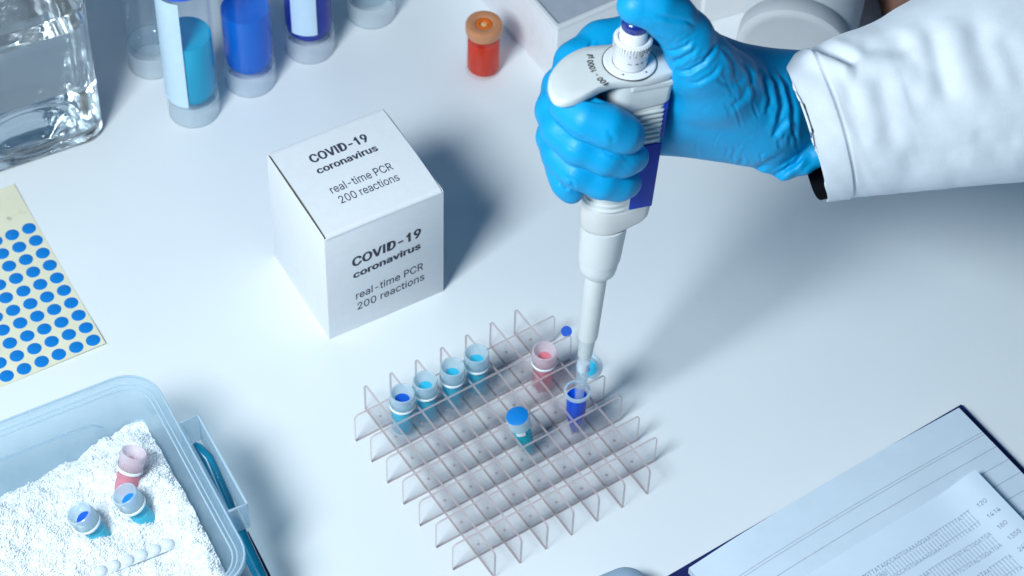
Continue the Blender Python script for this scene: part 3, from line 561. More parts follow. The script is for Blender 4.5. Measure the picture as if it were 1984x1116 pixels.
# ------------------------------------------------------------------ the tube rack: two sets of seven interlocked plates
RA = math.radians(34.92)
SP, RH, OV, PT = 1.59, 2.2, 1.545, 0.13
rack = thing('tube_rack', 'clear acrylic tube rack of interlocked plates with brownish cut edges', 'tube rack', (-6.714, -9.906, 0), RA)
def plate_poly(slot_up):
    r, n = 0.26, 5
    L0, L1 = -OV, 6 * SP + OV
    p = []
    def arc(cx, cz, a0, rr):
        return [(cx + rr * math.cos(math.radians(a0 + 90 * k / n)), cz + rr * math.sin(math.radians(a0 + 90 * k / n))) for k in range(n + 1)]
    hw = PT / 2 + 0.012
    p += [(L0, 0)]
    if not slot_up:
        for j in range(7): p += [(j * SP - hw, 0), (j * SP - hw, RH / 2 + 0.01), (j * SP + hw, RH / 2 + 0.01), (j * SP + hw, 0)]
    p += [(L1, 0)]
    p += arc(L1 - r, RH - r, 0, r)
    if slot_up:
        for j in reversed(range(7)): p += [(j * SP + hw, RH), (j * SP + hw, RH / 2 - 0.01), (j * SP - hw, RH / 2 - 0.01), (j * SP - hw, RH)]
    p += arc(L0 + r, RH - r, 90, r)
    return p
def plate(slot_up, along_x):
    poly = plate_poly(slot_up)
    n = len(poly)
    bm = bmesh.new()
    fr = [bm.verts.new((x, -PT / 2, z)) for x, z in poly]
    bk = [bm.verts.new((x, PT / 2, z)) for x, z in poly]
    f1 = bm.faces.new(fr); f2 = bm.faces.new(list(reversed(bk)))
    for f in (f1, f2): f.material_index = 0
    for i in range(n):
        j = (i + 1) % n
        q = bm.faces.new((fr[j], fr[i], bk[i], bk[j]))
        q.material_index = 0 if (abs(poly[i][0] - poly[j][0]) < 1e-4 and -0.5 < poly[i][0] < 6 * SP + 0.5) else 1
    bmesh.ops.triangulate(bm, faces=[f1, f2])
    bmesh.ops.recalc_face_normals(bm, faces=bm.faces)
    if not along_x: bmesh.ops.rotate(bm, verts=bm.verts, cent=(0, 0, 0), matrix=Matrix.Rotation(-PI / 2, 3, 'Z'))
    me = bpy.data.meshes.new('plate')
    bm.to_mesh(me); bm.free()
    me.materials.append(MT['acrylic']); me.materials.append(MT['acrylic_edge'])
    return me
meA, meB = plate(False, True), plate(True, False)
for i in range(7):
    o = bpy.data.objects.new('plate', meA); COL.objects.link(o); o.parent = rack; o.location = (0, -i * SP, 0.008)
for j in range(7):
    o = bpy.data.objects.new('plate', meB); COL.objects.link(o); o.parent = rack; o.location = (j * SP, 0, 0.008)
def rack_pt(u, v, z=0.0):
    x, y = u * SP, -v * SP
    return (-6.714 + x * math.cos(RA) - y * math.sin(RA), -9.906 + x * math.sin(RA) + y * math.cos(RA), z)
# round blue sticker on the far right plate end
st = MB(); st.lathe([(0, 0), (0.30, 0), (0.30, 0.02), (0, 0.02)], 28)
so = st.build('round_sticker', MT['deep_dot'])
q = at(1097.5, 642, 2.05)
so.location = q; so.rotation_euler = tilt((-0.05, -0.72, 0.68))
tag(so, 'tiny round blue sticker stuck on the rack plate end behind the pink tube', 'sticker')

# ------------------------------------------------------------------ screw-cap microtubes
def microtube(label, liquid, group, insert=None, wall='pp', level=2.25, fill=0.18, flush=False, tall=3.25):
    t = thing('microtube', label, 'tube', group=group)
    z0 = tall - 3.25
    body = MB()
    body.lathe([(0.50, 0.0), (0.56, 0.03), (0.56, 2.32 + z0), (0.50, 2.33 + z0), (0.50, 0.5), (0.40, 0.30), (0.0, 0.22)], 40)
    body.build('tube_body', MT['pp_tube'], t)
    lq = MB()
    lq.lathe([(0.0, 0.24), (0.39, 0.31), (0.488, 0.51), (0.488, level + z0 - 0.03), (0.47, level + z0), (0, level + z0 - 0.02)], 40)
    lq.build('liquid', MT[liquid], t)
    ring = MB()
    ring.lathe([(0.565, 2.24 + z0), (0.62, 2.27 + z0), (0.62, 2.37 + z0), (0.565, 2.40 + z0)], 40, closed=True)
    ring.build('collar', MT['whitering'], t)
    cap = MB()
    n = 60
    prof = [(0.59, 2.41), (0.605, 2.44), (0.605, 3.16), (0.585, 3.23), (0.55, 3.25), (0.515, 3.23), (0.40, 2.72), (0.36, 2.66), (0.0, 2.66)]
    cap.lathe([(r, z + z0) for r, z in prof], n)
    c = cap.build('cap', MT[wall], t)
    rb = MB()
    for k in range(36):
        a = 2 * PI * k / 36
        ca, sa = math.cos(a), math.sin(a)
        rb.tube([(0.605 * ca, 0.605 * sa, 2.46 + z0), (0.607 * ca, 0.607 * sa, 2.85 + z0), (0.60 * ca, 0.60 * sa, 3.0 + z0)], [0.012, 0.014, 0.004], 5)
    rb.build('grip_ribs', MT[wall], c)
    if insert:
        i = MB()
        zi = 2.68 + z0
        i.lathe([(0, zi), (0.355, zi), (0.355, zi + 0.03), (0, zi + 0.04)], 32)
        i.build('cap_insert', MT[insert], t)
    else:
        i = MB(); zi = 2.672 + z0
        i.lathe([(0, zi), (0.33, zi), (0.33, zi + 0.01), (0, zi + 0.012)], 32)
        i.build('cap_floor', MT[liquid], t)
    t.scale = (1.1, 1.1, 1.07)
    return t
G1 = 'screw-cap microtubes standing in the rack'
tubes = [("clear microtube with deep blue cap centre, leftmost in the rack's back row", 'cyan_liq', 'deep_dot', 'pp', (0.52, 0.50)),
         ('palest clear capped microtube of pale cyan liquid, second from left in the rack row', 'cyan_liq', None, 'pp', (1.52, 0.50)),
         ('cyan filled clear capped microtube, third from left in the back row of the rack', 'cyan_liq', None, 'pp', (2.50, 0.50)),
         ('cyan filled clear capped microtube, right end of the row of four in the rack', 'cyan_liq', None, 'pp', (3.52, 0.48)),
         ('pink filled microtube with pale pink cap standing alone in the rack', 'pink_liq', None, 'pp_pink', (5.46, 1.52))]
for k, (lab, lq, ins, wall, (u, v)) in enumerate(tubes):
    o = microtube(lab, lq, G1, ins, wall, level=[2.1, 2.0, 2.25, 2.2, 2.2][k])
    o.location = rack_pt(u, v)
    o.rotation_euler = tilt(((0.02, -0.02, 0.01, 0.02, -0.01)[k], (0.0, 0.02, -0.01, 0.0, 0.02)[k], 1))
    o.rotation_euler.z += k * 0.9

# leaning tube with a flat blue cap
t = thing('microtube', 'leaning tube of teal liquid with flat bright blue cap in the middle of the rack', 'tube', group=G1)
b0 = np.array(rack_pt(3.58, 3.55, 0.25)); b1 = at(1002, 806, 3.65)
dv = b1 - b0; Lt = float(np.linalg.norm(dv))
t.location = b0; t.rotation_euler = tilt(dv)
m_ = MB(); m_.lathe([(0.26, 0), (0.34, 0.04), (0.50, 1.0), (0.53, Lt - 0.65), (0.47, Lt - 0.66), (0.44, 1.0), (0.25, 0.1), (0, 0.08)], 40); m_.build('tube_body', MT['pp_tube'], t)
m_ = MB(); m_.lathe([(0, 0.09), (0.24, 0.11), (0.435, 1.0), (0.465, Lt - 1.35), (0, Lt - 1.35)], 40); m_.build('liquid', MT['teal_liq'], t)
m_ = MB(); m_.lathe([(0.54, Lt - 0.80), (0.60, Lt - 0.77), (0.62, Lt - 0.05), (0.60, Lt - 0.01), (0.55, Lt - 0.01), (0.52, Lt - 0.70)], 44, closed=True); cp = m_.build('cap', MT['pp'], t)
m_ = MB(); m_.lathe([(0, Lt - 0.06), (0.585, Lt - 0.06), (0.585, Lt + 0.005), (0.57, Lt + 0.015), (0, Lt + 0.015)], 44); m_.build('cap_insert', MT['blue_dot'], t)
m_ = MB()
dloc = t.rotation_euler.to_matrix().inverted() @ Vector((0.1, -0.9, -0.2)); ang = math.atan2(dloc.y, dloc.x)
for k in (-3, -2, -1, 0, 1, 2, 3):
    a = ang + k * 0.11
    m_.box(0.0, 0.001, 0, 0.001, 0, 0.001) if False else None
arc = [(0.545 * math.cos(ang + a), 0.545 * math.sin(ang + a)) for a in np.linspace(-0.45, 0.45, 9)] + [(0.56 * math.cos(ang + a), 0.56 * math.sin(ang + a)) for a in np.linspace(0.45, -0.45, 9)]
m_.prism(arc, Lt - 1.12, Lt - 0.85); m_.build('locking_tab', MT['whitering'], t)

# hinged microtube the pipette dips into
hb = rack_pt(5.37, 3.62, 0.0)
t = thing('hinged_microtube', 'open hinged microtube of deep blue liquid under the pipette tip', 'tube', hb)
m_ = MB(); m_.lathe([(0.0, 0.10), (0.20, 0.14), (0.28, 0.3), (0.54, 1.6), (0.56, 3.14), (0.66, 3.18), (0.66, 3.30), (0.54, 3.31), (0.50, 3.1), (0.48, 1.6), (0.2, 0.24), (0, 0.2)], 44); m_.build('tube_body', MT['pp_tube'], t)
m_ = MB(); m_.lathe([(0.57, 3.17), (0.665, 3.175), (0.665, 3.305), (0.545, 3.315)], 44, closed=True); m_.build('rim', MT['pp'], t)
m_ = MB(); m_.lathe([(0, 0.21), (0.19, 0.25), (0.475, 1.61), (0.495, 2.88), (0.48, 2.91), (0, 2.89)], 44); m_.build('liquid', MT['deep_liq'], t)
hd = Vector((0.42, 0.90, 0)).normalized()
lp = hd * 1.40 + Vector((0, 0, 3.62))
lid = MB(); lid.lathe([(0, 0), (0.60, 0), (0.66, 0.03), (0.66, 0.10), (0.50, 0.12), (0.49, 0.36), (0.43, 0.36), (0.42, 0.10), (0, 0.09)], 40)
t.scale = (1.06, 1.06, 1.13)
lo = lid.build('lid', MT['pp'], t); lo.location = lp; lo.rotation_euler = tilt((-0.25, -0.80, 0.55))
ld = MB(); ld.lathe([(0, 0.10), (0.40, 0.10), (0.41, 0.16), (0, 0.17)], 32); ldo = ld.build('lid_residue', MT['cyan_liq'], lo)
dr = MB(); dr.lathe([(0, 0.17), (0.13, 0.175), (0.12, 0.21), (0, 0.23)], 20); dro = dr.build('droplet', MT['deep_dot'], lo); dro.location = (-0.1, -0.08, 0)
hg = MB(); hg.tube([hd * 0.64 + Vector((0, 0, 3.24)), hd * 0.85 + Vector((0, 0, 3.28)), hd * 1.1 + Vector((0, 0, 3.35)), hd * 1.25 + Vector((0, 0, 3.4))], [0.10, 0.07, 0.07, 0.1], 8)
hg.build('hinge', MT['pp'], t)

# ------------------------------------------------------------------ 50 ml self-standing tubes
def big_tube(px, py, liquid, level, label, wall='pp_tube', cap=None, sticker=None, capmat='bluecap'):
    g = at(px, py, 0)
    t = thing('culture_tube', label, 'tube', g, group='large skirted tubes at the back left')
    m = MB(); m.lathe([(1.46, 0), (1.51, 0), (1.53, 10.9), (1.40, 10.9), (1.39, 2.4), (1.30, 1.75), (1.0, 1.30), (0.5, 1.12), (0, 1.08), (0, 1.02), (0.52, 1.05), (1.08, 1.2), (1.36, 1.6), (1.455, 2.2)], 64, closed=False)
    # body above, skirt below
    b = MB(); b.lathe([(1.52, 1.55), (1.53, 10.9), (1.43, 10.9), (1.42, 2.4), (1.33, 1.80), (1.0, 1.38), (0.5, 1.22), (0, 1.18), (0, 1.12), (0.55, 1.15), (1.1, 1.3)], 64)
    b.build('tube_body', MT[wall], t)
    s = MB(); s.lathe([(1.44, 0), (1.51, 0), (1.52, 1.54), (1.45, 1.54)], 64, closed=True); s.build('skirt', MT['skirt'], t)
    l = MB(); l.lathe([(0, 1.20), (0.5, 1.24), (0.99, 1.40), (1.31, 1.82), (1.405, 2.4), (1.41, level - 0.05), (1.38, level), (1.25, level - 0.03), (0, level - 0.05)], 64); l.build('liquid', liquid, t)
    c = MB(); c.lathe([(1.56, 10.55), (1.76, 10.55), (1.78, 10.6), (1.78, 12.2), (1.72, 12.35), (0, 12.35)], 64)
    n = 48
    c.build('cap', MT[capmat], t)
    if sticker:
        a0, a1, z0, z1 = sticker
        av = np.linspace(a0, a1, 24)
        mm = MB(); mm.prism([(1.545 * math.sin(a), -1.545 * math.cos(a)) for a in av] + [(1.565 * math.sin(a), -1.565 * math.cos(a)) for a in av[::-1]], z0, z1)
        mm.build('label', MT['label'], t)
    return t
L_clear = clear('colourless_liquid', (0.95, 0.975, 0.985), 0.10, 0.04, 0.04, (0.6, 0.75, 0.8))
L_cyan = clear('cyan_bulk_liquid', (0.12, 0.72, 0.86), 0.08, 0.04, 0.60, (0.0, 0.72, 1.0))
L_blue = clear('blue_bulk_liquid', (0.04, 0.40, 0.88), 0.08, 0.04, 0.66, (0.0, 0.27, 0.95))
L_deep = clear('indigo_bulk_liquid', (0.02, 0.12, 0.70), 0.08, 0.04, 0.74, (0.0, 0.045, 0.60))
big_tube(298, 119, L_clear, 7.0, 'skirted tube of colourless liquid between the glass bottle and the cyan tube')
big_tube(377, 212, L_cyan, 6.3, 'skirted tube of cyan liquid with blue cap and long pale label', sticker=(-1.45, -0.02, 1.75, 10.1))
big_tube(486, 154, L_blue, 6.0, 'unlabelled skirted tube of medium blue liquid beside the labelled cyan tube')
big_tube(601, 90, L_deep, 9.2, 'skirted tube of dark indigo liquid with narrow pale label', sticker=(-0.60, 0.42, 2.45, 10.1))
big_tube(720, 23, L_clear, 7.0, 'skirted tube of colourless liquid right of the dark indigo tube', capmat='pip_white')

# ------------------------------------------------------------------ square glass bottle of water
A28 = math.radians(28.0)
bt = thing('glass_bottle', 'square clear glass bottle filled with water at the upper left corner', 'bottle', (-23.65, 10.2, 0), A28)
def sq(x, y, r, z, n=10): return [(px, py, z) for px, py in rrect(-8.2 + x, -x, y, 7.6 - y, r, n)]
prof = [(1.1, 0.10), (0.55, 0.0), (0.30, 0.02), (0.08, 0.16), (0.0, 0.5), (0.0, 9.6), (0.0, 10.2), (0.10, 10.35), (0.10, 10.5), (0.0, 10.7), (0.0, 13.0), (0.25, 13.7), (0.8, 14.2), (1.7, 14.7)]
mo = MB(); outer = [sq(i, i, max(1.35 - 0.5 * i, 0.7), z) for i, z in prof]
inn = [(1.9, 14.5), (1.2, 14.1), (0.7, 13.6), (0.42, 13.0), (0.36, 9.0), (0.36, 1.1), (0.55, 0.7), (1.0, 0.48), (1.6, 0.42)]
inner = [sq(i, i, max(1.1 - 0.4 * i, 0.5), z) for i, z in inn]
# one closed shell with a pushed-up round punt in the base
def disc(r, z, n=44):
    k = 4 * 11
    return [(-4.1 + r * math.cos(2 * PI * (j + 0.5) / k - 0.0), 3.8 + r * math.sin(2 * PI * (j + 0.5) / k), z) for j in range(k)]
base_out = [disc(0.25, 0.55), disc(0.9, 0.52), disc(1.7, 0.40), disc(2.3, 0.22), disc(2.55, 0.12), disc(2.8, 0.10)]
base_in = [disc(2.9, 0.42), disc(2.6, 0.44), disc(2.35, 0.60), disc(2.1, 0.80), disc(1.7, 0.84), disc(1.3, 0.96), disc(0.8, 1.02), disc(0.25, 1.04)]
mo.loft(base_out + outer + inner + base_in)
mo.build('bottle_body', MT['glass'], bt, angle=50)
mw = MB()
wl = [disc(0.25, 1.03), disc(0.8, 1.01), disc(1.3, 0.95), disc(1.7, 0.83), disc(2.1, 0.79), disc(2.35, 0.59), disc(2.6, 0.43), disc(2.9, 0.41), sq(1.6, 1.6, 0.5, 0.41), sq(0.99, 0.99, 0.7, 0.47), sq(0.54, 0.54, 0.88, 0.69), sq(0.35, 0.35, 0.96, 1.1), sq(0.35, 0.35, 0.96, 8.95), sq(0.36, 0.36, 0.96, 9.05), sq(0.55, 0.55, 0.8, 9.0), sq(0.9, 0.9, 0.7, 8.98)]
mw.loft(wl)
mw.build('water', MT['water'], bt, angle=60)
mc = MB(); mc.lathe([(0, 14.72), (2.3, 14.72), (2.3, 17.0), (2.2, 17.2), (0, 17.2)], 48, c=(-4.1, 3.8)); mc.build('cap', MT['bluecap'], bt)

# ------------------------------------------------------------------ red vial
rv = thing('glass_vial', 'small glass vial of bright red liquid with amber snap cap', 'vial', at(936, 133, 0))
m_ = MB()
m_.lathe([(0, 0.06), (0.7, 0.05), (0.95, 0.0), (1.04, 0.06), (1.06, 0.2), (1.06, 3.0), (0.99, 3.12), (0.90, 3.22), (0.90, 3.4), (0.78, 3.4), (0.78, 3.2), (0.88, 3.08), (0.94, 2.95), (0.94, 0.3), (0.85, 0.2), (0.5, 0.16), (0, 0.22)], 64)
m_.build('vial_body', MT['vialglass'], rv)
m_ = MB(); m_.lathe([(0, 0.21), (0.5, 0.15), (0.86, 0.19), (0.948, 0.3), (0.948, 2.58), (0.93, 2.64), (0.85, 2.60), (0, 2.58)], 64); m_.build('liquid', MT['redliq'], rv)
m_ = MB(); m_.lathe([(0.91, 3.05), (1.0, 3.05), (1.03, 3.10), (1.03, 3.22), (1.08, 3.26), (1.09, 3.32), (1.09, 3.72), (1.05, 3.82), (0.95, 3.86), (0.55, 3.84), (0.50, 3.80), (0.50, 3.68), (0.42, 3.66), (0, 3.66), (0, 3.42), (0.91, 3.42)], 64)
cp = m_.build('cap', MT['septum'], rv)
m_ = MB(); m_.lathe([(0.24, 3.67), (0.49, 3.67), (0.47, 3.78), (0.36, 3.82), (0.27, 3.80)], 40, closed=True); m_.build('septum_ring', MT['septum_in'], cp)
m_ = MB(); m_.lathe([(0, 3.67), (0.2, 3.67), (0.19, 3.74), (0, 3.77)], 28); m_.build('septum_centre', plastic('pale_orange_centre', (0.85, 0.50, 0.22), 0.5), cp)

# ------------------------------------------------------------------ white boxes, jar at the back right
c0 = at(1074, 165, 0)
fb = thing('foam_box', 'white tray box with grey recessed lid behind the pipette hook', 'box', c0, math.radians(33.5))
m_ = MB(); bw, bd, bh = 13.5, 12.0, 4.75
poly_o = rrect(0, bw, 0, bd, 0.12, 3)
m_.prism(poly_o, 0, bh - 0.30); m_.build('box_body', MT['foam'], fb, bevel=0.05)
m_ = MB()
o_ = rrect(0, bw, 0, bd, 0.12, 3); i_ = rrect(0.28, bw - 0.28, 0.28, bd - 0.28, 0.1, 3)
m_.loft([[(x, y, bh - 0.298) for x, y in o_], [(x, y, bh) for x, y in o_], [(x, y, bh) for x, y in i_], [(x, y, bh - 0.28) for x, y in i_]], wrap=True)
m_.build('rim', MT['foam'], fb, bevel=0.03)
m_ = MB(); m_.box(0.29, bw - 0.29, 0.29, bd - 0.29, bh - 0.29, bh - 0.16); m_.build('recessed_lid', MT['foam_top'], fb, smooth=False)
m_ = MB()
mk = [(0.30 * math.cos(2 * PI * k / 28), 0.30 * math.sin(2 * PI * k / 28)) for k in range(28)]; mk2 = [(0.27 * math.cos(2 * PI * k / 28), 0.27 * math.sin(2 * PI * k / 28)) for k in range(28)]
m_.loft([[(-0.001, 2.3 + a, 2.0 + b) for a, b in mk], [(-0.02, 2.3 + a, 2.0 + b) for a, b in mk], [(-0.02, 2.3 + a, 2.0 + b) for a, b in mk2], [(-0.001, 2.3 + a, 2.0 + b) for a, b in mk2]], wrap=True)
m_.build('moulded_ring', MT['foam'], fb)
# second white box further right
c1 = at(1330, 150, 0)
f2 = thing('white_carton', 'plain white carton standing behind the thumb and the tray box', 'box', (c1[0] + 1.0, c1[1] + 4.5, 0), math.radians(24))
m_ = MB(); m_.box(0, 15, 0, 8, 0, 6.0); m_.build('carton_body', MT['foam'], f2, bevel=0.12, segs=3)
m_ = MB(); m_.box(-0.05, 15.05, -0.05, 8.05, 6.02, 6.5); m_.build('carton_lid', MT['foam'], f2, bevel=0.1, segs=3)
# jar lying on its side
jc = at(1535, 108, 3.3)
jt = thing('plastic_jar', 'milky white plastic jar lying on its side behind the glove', 'jar', (jc[0], jc[1], 3.45), rot=tilt((0.22, 0.97, 0.0)))
m_ = MB(); m_.lathe([(3.0, 0.9), (3.2, 1.0), (3.35, 1.6), (3.4, 9.0), (3.2, 9.6), (0, 9.7)], 64); m_.build('jar_body', MT['jar'], jt)
m_ = MB(); m_.lathe([(0, 0.10), (2.7, 0.08), (2.85, 0.0), (3.2, 0.0), (3.38, 0.1), (3.43, 0.3), (3.43, 1.2), (3.36, 1.3), (3.2, 1.3)], 64); m_.build('jar_lid', MT['jar_lid'], jt)
bb = thing('brown_box', 'pinkish brown box behind the sleeve at the upper right', 'box', (*at(1720, 70, 0)[:2], 0), math.radians(8))
m_ = MB(); m_.box(0, 9, 0, 7, 0, 4.2); m_.build('box_body', MT['brown'], bb, bevel=0.08)
m_ = MB(); m_.box(0.1, 8.9, 0.1, 6.9, 4.2, 4.35); m_.build('box_lid', MT['brown'], bb, bevel=0.05)

# ------------------------------------------------------------------ sheet of round stickers
A307 = math.radians(30.69)
sh = thing('sticker_sheet', 'cream sheet of blue round stickers lying at the left edge', 'sticker sheet', (-22.662, -4.801, 0), A307)
nxs, nys = 24, 30
vv, ff = [], []
def sheet_z(x, y):
    return 0.035 + 0.14 * math.exp(-((y + 0.5) / 2.2) ** 2) * (0.5 + 0.5 * math.sin(x * 0.35 + 1)) + 0.06 * math.exp(-((y - 12.6) / 2.5) ** 2)
for lay in (0, 1):
    for i in range(nxs + 1):
        for j in range(nys + 1):
            x = -9.6 + (10.12) * i / nxs; y = -0.52 + 13.12 * j / nys
            vv.append((x, y, sheet_z(x, y) - 0.025 * lay))
n1 = (nxs + 1) * (nys + 1)
for i in range(nxs):
    for j in range(nys):
        a = i * (nys + 1) + j
        ff.append((a, a + nys + 1, a + nys + 2, a + 1)); ff.append((n1 + a, n1 + a + 1, n1 + a + nys + 2, n1 + a + nys + 1))
for i in range(nxs):
    for j in (0, nys):
        a = i * (nys + 1) + j; ff.append((a, a + nys + 1, n1 + a + nys + 1, n1 + a))
for j in range(nys):
    for i in (0, nxs):
        a = i * (nys + 1) + j; ff.append((a, a + 1, n1 + a + 1, n1 + a))
m_ = MB(); m_.add(vv, ff); m_.build('backing_sheet', MT['sheet'], sh)
m_ = MB(); m_.lathe([(0, 0), (0.395, 0), (0.395, 0.012), (0.385, 0.016), (0, 0.016)], 28)
proto = m_.build('sticker', MT['blue_dot'], sh)
first = True
for i in range(9):
    for j in range(10):
        x, y = -1.0046 * i, 1.0137 * j
        w = np.array([-22.662 + x * math.cos(A307) - y * math.sin(A307), -4.801 + x * math.sin(A307) + y * math.cos(A307), 0])
        if pj(w)[0] < -18: continue
        o = proto if first else proto.copy()
        if not first: COL.objects.link(o)
        first = False
        o.parent = sh
        e = 0.05
        nrm = Vector((-(sheet_z(x + e, y) - sheet_z(x - e, y)) / (2 * e), -(sheet_z(x, y + e) - sheet_z(x, y - e)) / (2 * e), 1))
        o.location = (x + random.uniform(-.012, .012), y + random.uniform(-.012, .012), sheet_z(x, y) + 0.002)
        o.rotation_euler = tilt(nrm)

# ------------------------------------------------------------------ ice box
A29 = math.radians(29.3)
ib = thing('ice_tub', 'pale blue translucent plastic tub of crushed ice with teal clip handle', 'tub', (-18.44, -11.08, 0), A29)
BW, BD, BH = 18.0, 13.9, 6.5
def tubring(i, z, r): return [(x, y, z) for x, y in rrect(-BW + i, -i, -BD + i, -i, r, 8)]
m_ = MB()
m_.loft([tubring(1.3, 0.0, 1.2), tubring(1.05, 0.25, 1.3), tubring(0.50, 5.7, 1.55), tubring(0.48, 5.9, 1.55), tubring(0.05, 6.0, 1.9), tubring(0.0, 6.1, 1.95), tubring(0.0, 6.42, 1.95), tubring(0.06, 6.5, 1.9),
         tubring(0.14, 6.5, 1.85), tubring(0.18, 6.25, 1.8), tubring(0.55, 6.18, 1.5), tubring(0.62, 6.05, 1.5), tubring(0.64, 5.7, 1.45), tubring(1.15, 0.35, 1.2), tubring(1.4, 0.15, 1.1)])
m_.build('tub_body', MT['tub'], ib, angle=30)
for i_, z_, r_, t_ in ((0.06, 6.47, 1.9, 0.055), (0.40, 6.22, 1.6, 0.035), (0.60, 6.10, 1.5, 0.045)):   # beads of the rolled rim
    m_ = MB()
    pts = [Vector(p) for p in tubring(i_, z_, r_)]
    n_ = len(pts)
    m_.loft([[p + Vector((0, 0, t_)) * math.cos(a) + (Vector(((pts[(k + 1) % n_] - pts[k - 1]).y, -(pts[(k + 1) % n_] - pts[k - 1]).x, 0)).normalized()) * t_ * math.sin(a) for a in np.linspace(0, 2 * PI, 8, endpoint=False)] for k, p in enumerate(pts)], wrap=True)
    m_.build('rim_bead', MT['tub_edge'], ib)
m_ = MB()   # embossed line on the inside of the back wall
pts = [(-3.0, -0.86, 3.95), (-3.5, -0.80, 4.35), (-4.2, -0.78, 4.45), (-8, -0.78, 4.45), (-14, -0.78, 4.45)]
m_.tube(pts, 0.05, 8); m_.build('moulded_rib', MT['tub'], ib)
# latch pocket
m_ = MB()
m_.box(0.02, 1.10, -4.30, -4.16, 4.6, 6.55); m_.box(0.02, 1.10, -10.24, -10.10, 4.6, 6.55); m_.box(0.98, 1.12, -10.098, -4.302, 4.6, 6.56); m_.box(0.0, 0.12, -10.098, -4.302, 4.9, 6.57)
m_.build('latch_pocket', MT['tub'], ib, bevel=0.03)
m_ = MB()
m_.tube([(0.06, -4.22, 6.58), (1.05, -4.22, 6.58), (1.05, -10.18, 6.58), (0.06, -10.18, 6.58)], 0.075, 8); m_.build('pocket_edge', MT['tub_edge'], ib)
m_ = MB()
hp = [(0.30, -5.25, 5.75), (0.38, -5.5, 5.75), (0.62, -6.1, 5.45), (0.64, -7.0, 5.0), (0.62, -8.6, 4.4), (0.6, -10.3, 3.9), (0.6, -11.8, 3.5), (0.62, -13.2, 3.2), (0.66, -14.0, 3.0)]
m_.tube(hp, [0.22, 0.32, 0.36, 0.37, 0.37, 0.36, 0.35, 0.32, 0.2], 14); m_.build('clip_handle', MT['teal'], ib)
m_ = MB(); m_.tube([(1.0, -9.8, 3.6), (1.05, -11.4, 2.9), (1.1, -13.2, 2.3), (1.1, -13.5, 2.2)], [0.1, 0.16, 0.16, 0.05], 10); m_.build('clip_edge', MT['navy'], ib)
# crushed ice: a heaped bed plus thousands of grains, one mass
def ice_h(x, y):
    h = 3.35 + 0.85 * np.exp(-((x + 2.6) / 3.0) ** 2 - ((y + 4.2) / 3.2) ** 2) + 0.25 * np.sin(x * 0.9 + 1.0) * np.cos(y * 0.8) + 0.12 * np.sin(x * 2.3) * np.sin(y * 2.1 + 0.5)
    back = np.clip((-y - 1.0) / 2.2, 0, 1)
    h = h - 1.5 * (1 - back) ** 1.5 * np.clip((-x - 2) / 4, 0, 1)
    h = h + 0.9 * np.exp(-((x + 1.4) / 1.0) ** 2) * np.clip((-y - 4) / 4, 0, 1)
    for k in range(14):      # clumps
        a, w, p = 2.39996 * k, 3.0 + 0.75 * k, 1.7 * k
        h = h + 0.075 / (1.6 + 0.28 * k) * np.sin(w * (x * math.cos(a) + y * math.sin(a)) + p)
    return h
gx, gy = 110, 90
X_, Y_ = np.meshgrid(np.linspace(-16.9, -0.92, gx), np.linspace(-12.9, -0.95, gy), indexing='ij')
Z_ = ice_h(X_, Y_) - 0.035 + rng.normal(0, 0.03, X_.shape)
m_ = MB()
m_.add(np.stack([X_, Y_, Z_], -1).reshape(-1, 3), [(i * gy + j, (i + 1) * gy + j, (i + 1) * gy + j + 1, i * gy + j + 1) for i in range(gx - 1) for j in range(gy - 1)])
ico = bmesh.new(); bmesh.ops.create_icosphere(ico, subdivisions=1, radius=1.0)
iv = np.array([v.co[:] for v in ico.verts]); iff = [tuple(v.index for v in f.verts) for f in ico.faces]; ico.free()
NG = 38000
px_ = rng.uniform(-12.5, -0.95, NG); py_ = rng.uniform(-12.9, -1.0, NG)
pz_ = ice_h(px_, py_) + rng.normal(-0.03, 0.045, NG)
vs, fs = [], []
for k in range(NG):
    r = rng.uniform(0.026, 0.056) * (1.5 if rng.random() < 0.06 else 1)
    v = iv * (1 + rng.normal(0, 0.16, (len(iv), 1))) * (r * rng.uniform(0.7, 1.25, 3))
    v = v + (px_[k], py_[k], pz_[k])
    vs.append(v)
base = len(m_.v)
allv = np.concatenate(vs)
farr = np.array(iff)
fall = (farr[None] + (np.arange(NG) * len(iv))[:, None, None] + base).reshape(-1, 3)
me = bpy.data.meshes.new('crushed_ice')
me.from_pydata(np.concatenate([np.array(m_.v), allv]).tolist(), [], m_.f + fall.tolist())
me.materials.append(MT['ice'])
me.polygons.foreach_set('use_smooth', [True] * len(me.polygons))
ice = bpy.data.objects.new('crushed_ice', me); COL.objects.link(ice)
ice.location = (-18.44, -11.08, 0); ice.rotation_euler = (0, 0, A29)
tag(ice, 'heaped crushed ice filling the pale blue tub', 'ice', kind='stuff')
# tubes stuck in the ice
G2 = 'microtubes pushed into the crushed ice'
for lab, lq, ins, wall, px, z, tl in (
    ('small blue centred microtube leaning in the ice, nearest the bottom left corner', 'cyan_liq', 'deep_dot', 'pp', (157, 998), 5.2, (-0.36, -0.05, 0.92)),
    ('small blue centred microtube leaning in the ice in front of the pink tube', 'cyan_liq', 'blue_dot', 'pp', (245, 962), 5.35, (-0.36, 0.0, 0.92)),
    ('pink microtube with tall milky cap leaning right in the ice', 'pink_liq', None, 'pp_pink', (258, 884), 5.75, (0.25, 0.35, 0.90))):
    o = microtube(lab, lq, G2, ins, wall, level=2.25 if wall != 'pp' else 1.7)
    top = at(*px, z); d_ = Vector(tl).normalized()
    o.location = Vector(top) - d_ * 3.2
    o.rotation_euler = tilt(d_)
